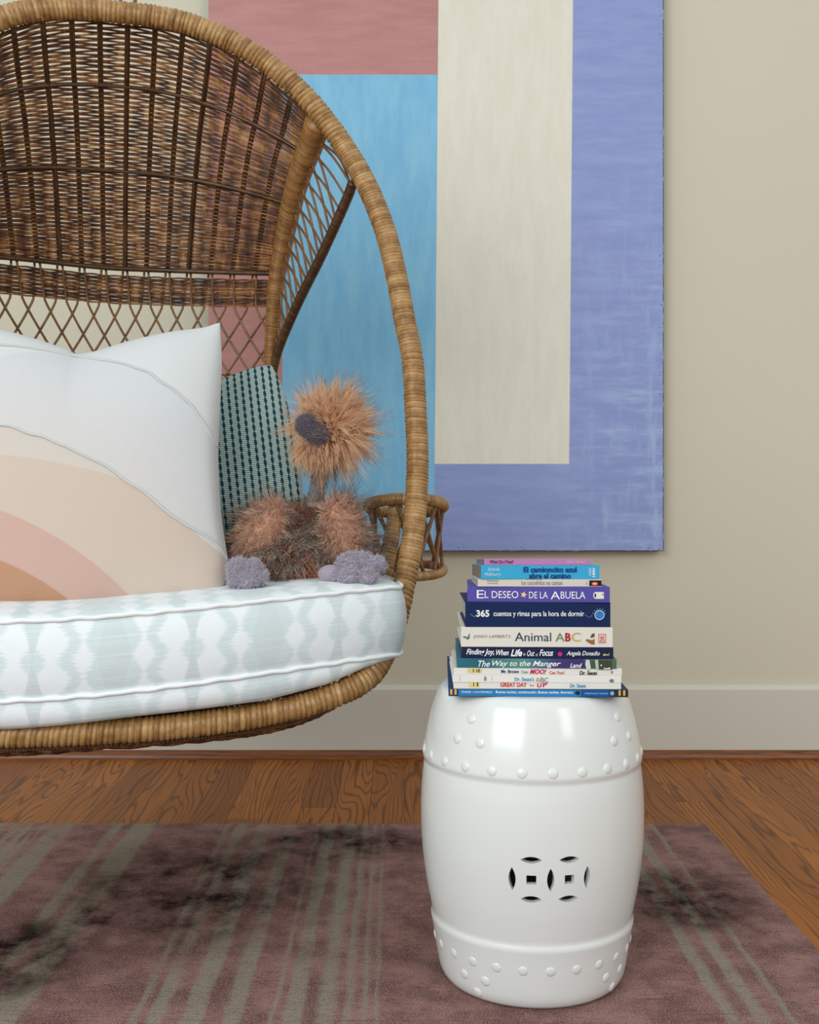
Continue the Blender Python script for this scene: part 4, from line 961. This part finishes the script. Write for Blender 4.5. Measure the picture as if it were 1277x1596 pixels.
# body
bc, br = L_(462, 848, 2.03), (.070, .066, .062)
lc, lr = L_(440, 868, 2.0), (.066, .055, .046)
body_b = blob_obj('body', [(bc, br, None), (lc, lr, None), (L_(505, 865, 2.0), (.05, .05, .046), None), (L_(492, 812, 2.01), (.030, .035, .030), None)], plain('brown_plush_backing', rgb(92, 52, 34), .95), bird)
def side_comb(P, k=.4, down=.5):
    c_ = np.zeros_like(P); c_[:, 2] = -down; c_[:, 0] = k*rng.normal(0, 1, len(P)); return c_
for c_, r_, n_ in ((bc, br, 4200), (lc, lr, 3600), (L_(505, 865, 2.0), (.05, .05, .046), 3000)):
    P, Nn = ell_pts(c_, r_, n_, cond=lambda P, Nn: (P[:, 2] > .006) & (Nn[:, 1] < .6))
    red = (P[:, 2] < .030+.010*np.sin(P[:, 0]*90)) & (P[:, 0] > -.030) & (P[:, 0] < .035)
    o = strands(P, Nn, rng.uniform(.020, .040, len(P)), side_comb(P, .35, .75), f_body, 'fur', body_b, .00075, .010, clump=16, tone=np.where(red, .42, 1.0))
# wings
def wing(c_, r_, rot, n_, comb):
    wb = blob_obj('wing', [(c_, r_, rot)], plain('tan_plush_backing', rgb(204, 156, 130), .95), bird)
    P, Nn = ell_pts(c_, [q*.98 for q in r_], n_, rot, cond=lambda P, Nn: Nn[:, 1] < .7)
    cb = np.tile(np.array(comb), (len(P), 1))+rng.normal(0, .25, (len(P), 3))
    ce = np.clip(1.2-np.abs((P-np.array(c_[:]))[:, 0])/r_[0], .35, 1)
    strands(P, Nn, rng.uniform(.015, .034, len(P))*np.where(Nn[:, 1] < -.8, .5, 1.15), cb, f_wing, 'fur', wb, .00055, .008, clump=18, tone=np.where(Nn[:, 1] < -.80, .52, 1.0))
rotR = Matrix.Rotation(D(-8), 3, 'Y'); rotL = Matrix.Rotation(D(38), 3, 'Y')
wing(L_(533, 828, 1.955), (.030, .024, .050), rotR, 4200, (.25, 0, -.15))
wing(L_(408, 830, 1.97), (.032, .026, .056), rotL, 4200, (-.3, 0, -.35))
# neck, head
g = Geo(); add_tube(g, smooth_path([L_(492, 800, 2.01), L_(494, 770, 1.995), L_(499, 740, 1.985), L_(506, 715, 1.98), L_(512, 690, 1.98)], 60), np.interp(np.arange(60), [0, 20, 59], [.017, .0125, .0125]), 16); nk = g.build('neck', m_neck, bird)
me_ = nk.data
pile(nk, 900, .004, f_bk, nk, 'pile')
hc, hr = L_(516, 666, 1.975), (.041, .040, .042)
head = blob_obj('head', [(hc, hr, None)], plain('tan_head_backing', rgb(220, 146, 96), .95), bird)
P, Nn = ell_pts(hc, hr, 9000)
away = P-np.array(L_(486, 670, 1.93)[:]); dd = np.linalg.norm(away, axis=1)
cb = away/dd[:, None]*.30; cb[:, 2] += np.where(P[:, 2] < hc.z-.012, -.55, .05)
strands(P, Nn+rng.normal(0, .12, P.shape), rng.uniform(.014, .032, len(P))*np.clip(dd/.035, .40, 1.15), cb, f_head, 'fur', head, .0005, .008, clump=14)
P, Nn = ell_pts(hc, hr, 900)
strands(P, Nn+rng.normal(0, .25, P.shape), rng.uniform(.030, .046, len(P)), rng.normal(0, .3, P.shape), f_head, 'fur', head, .00035, .008)
# drooping beard
P, Nn = ell_pts(L_(492, 704, 1.955), (.028, .018, .012), 1500)
strands(P, Nn, rng.uniform(.010, .022, len(P)), np.tile(np.array((0, 0, -.8)), (len(P), 1)), f_head, 'fur', head, .0005, .006)
rb = Matrix.Rotation(D(22), 3, 'Y')
beak = blob_obj('beak', [(L_(478, 663, 1.925), (.0165, .015, .0165), rb), (L_(492, 675, 1.925), (.021, .015, .0150), rb)], m_beak, head, .0025)
pile(beak, 3500, .0042, f_bk, beak, 'pile', .003, .0005)
bm = bmesh.new(); bmesh.ops.create_uvsphere(bm, u_segments=16, v_segments=10, radius=.0036); me = bpy.data.meshes.new('eye'); bm.to_mesh(me); bm.free()
me.materials.append(plain('black_bead', rgb(14, 12, 12), .12)); 
for ex, ey, eY in ((506, 657, 1.930), (478, 648, 1.936)):
    o = bpy.data.objects.new('eye', me); COL.objects.link(o); o.parent = head; o.location = L_(ex, ey, eY)
# feet
def foot(parts):
    o = blob_obj('foot', [(L_(a, b, y), (r*1.0, r*.95, r*.92), None) for a, b, r, y in parts], m_lil, bird, .0025)
    pile(o, 12000, .0034, f_lil, o, 'pile', .004, .0006, clump=9); return o
fr_ = foot([(547, 882, .0225, 1.905), (532, 898, .0130, 1.890), (566, 878, .0190, 1.905), (587, 880, .0138, 1.885), (573, 899, .0135, 1.868), (546, 899, .0145, 1.872)])
bm = bmesh.new(); bmesh.ops.create_uvsphere(bm, u_segments=20, v_segments=14, radius=1, matrix=Matrix.Translation(L_(516, 894, 1.90)) @ Matrix.Diagonal((.021, .015, .0145, 1)))
me = bpy.data.meshes.new('leg'); bm.to_mesh(me); bm.free(); me.materials.append(m_lils); [setattr(p, 'use_smooth', True) for p in me.polygons]
o = bpy.data.objects.new('leg', me); COL.objects.link(o); o.parent = bird
foot([(372, 886, .0165, 1.865), (393, 888, .0165, 1.865), (404, 900, .0135, 1.860), (372, 903, .0160, 1.860), (388, 904, .0155, 1.850), (381, 894, .0190, 1.870)])
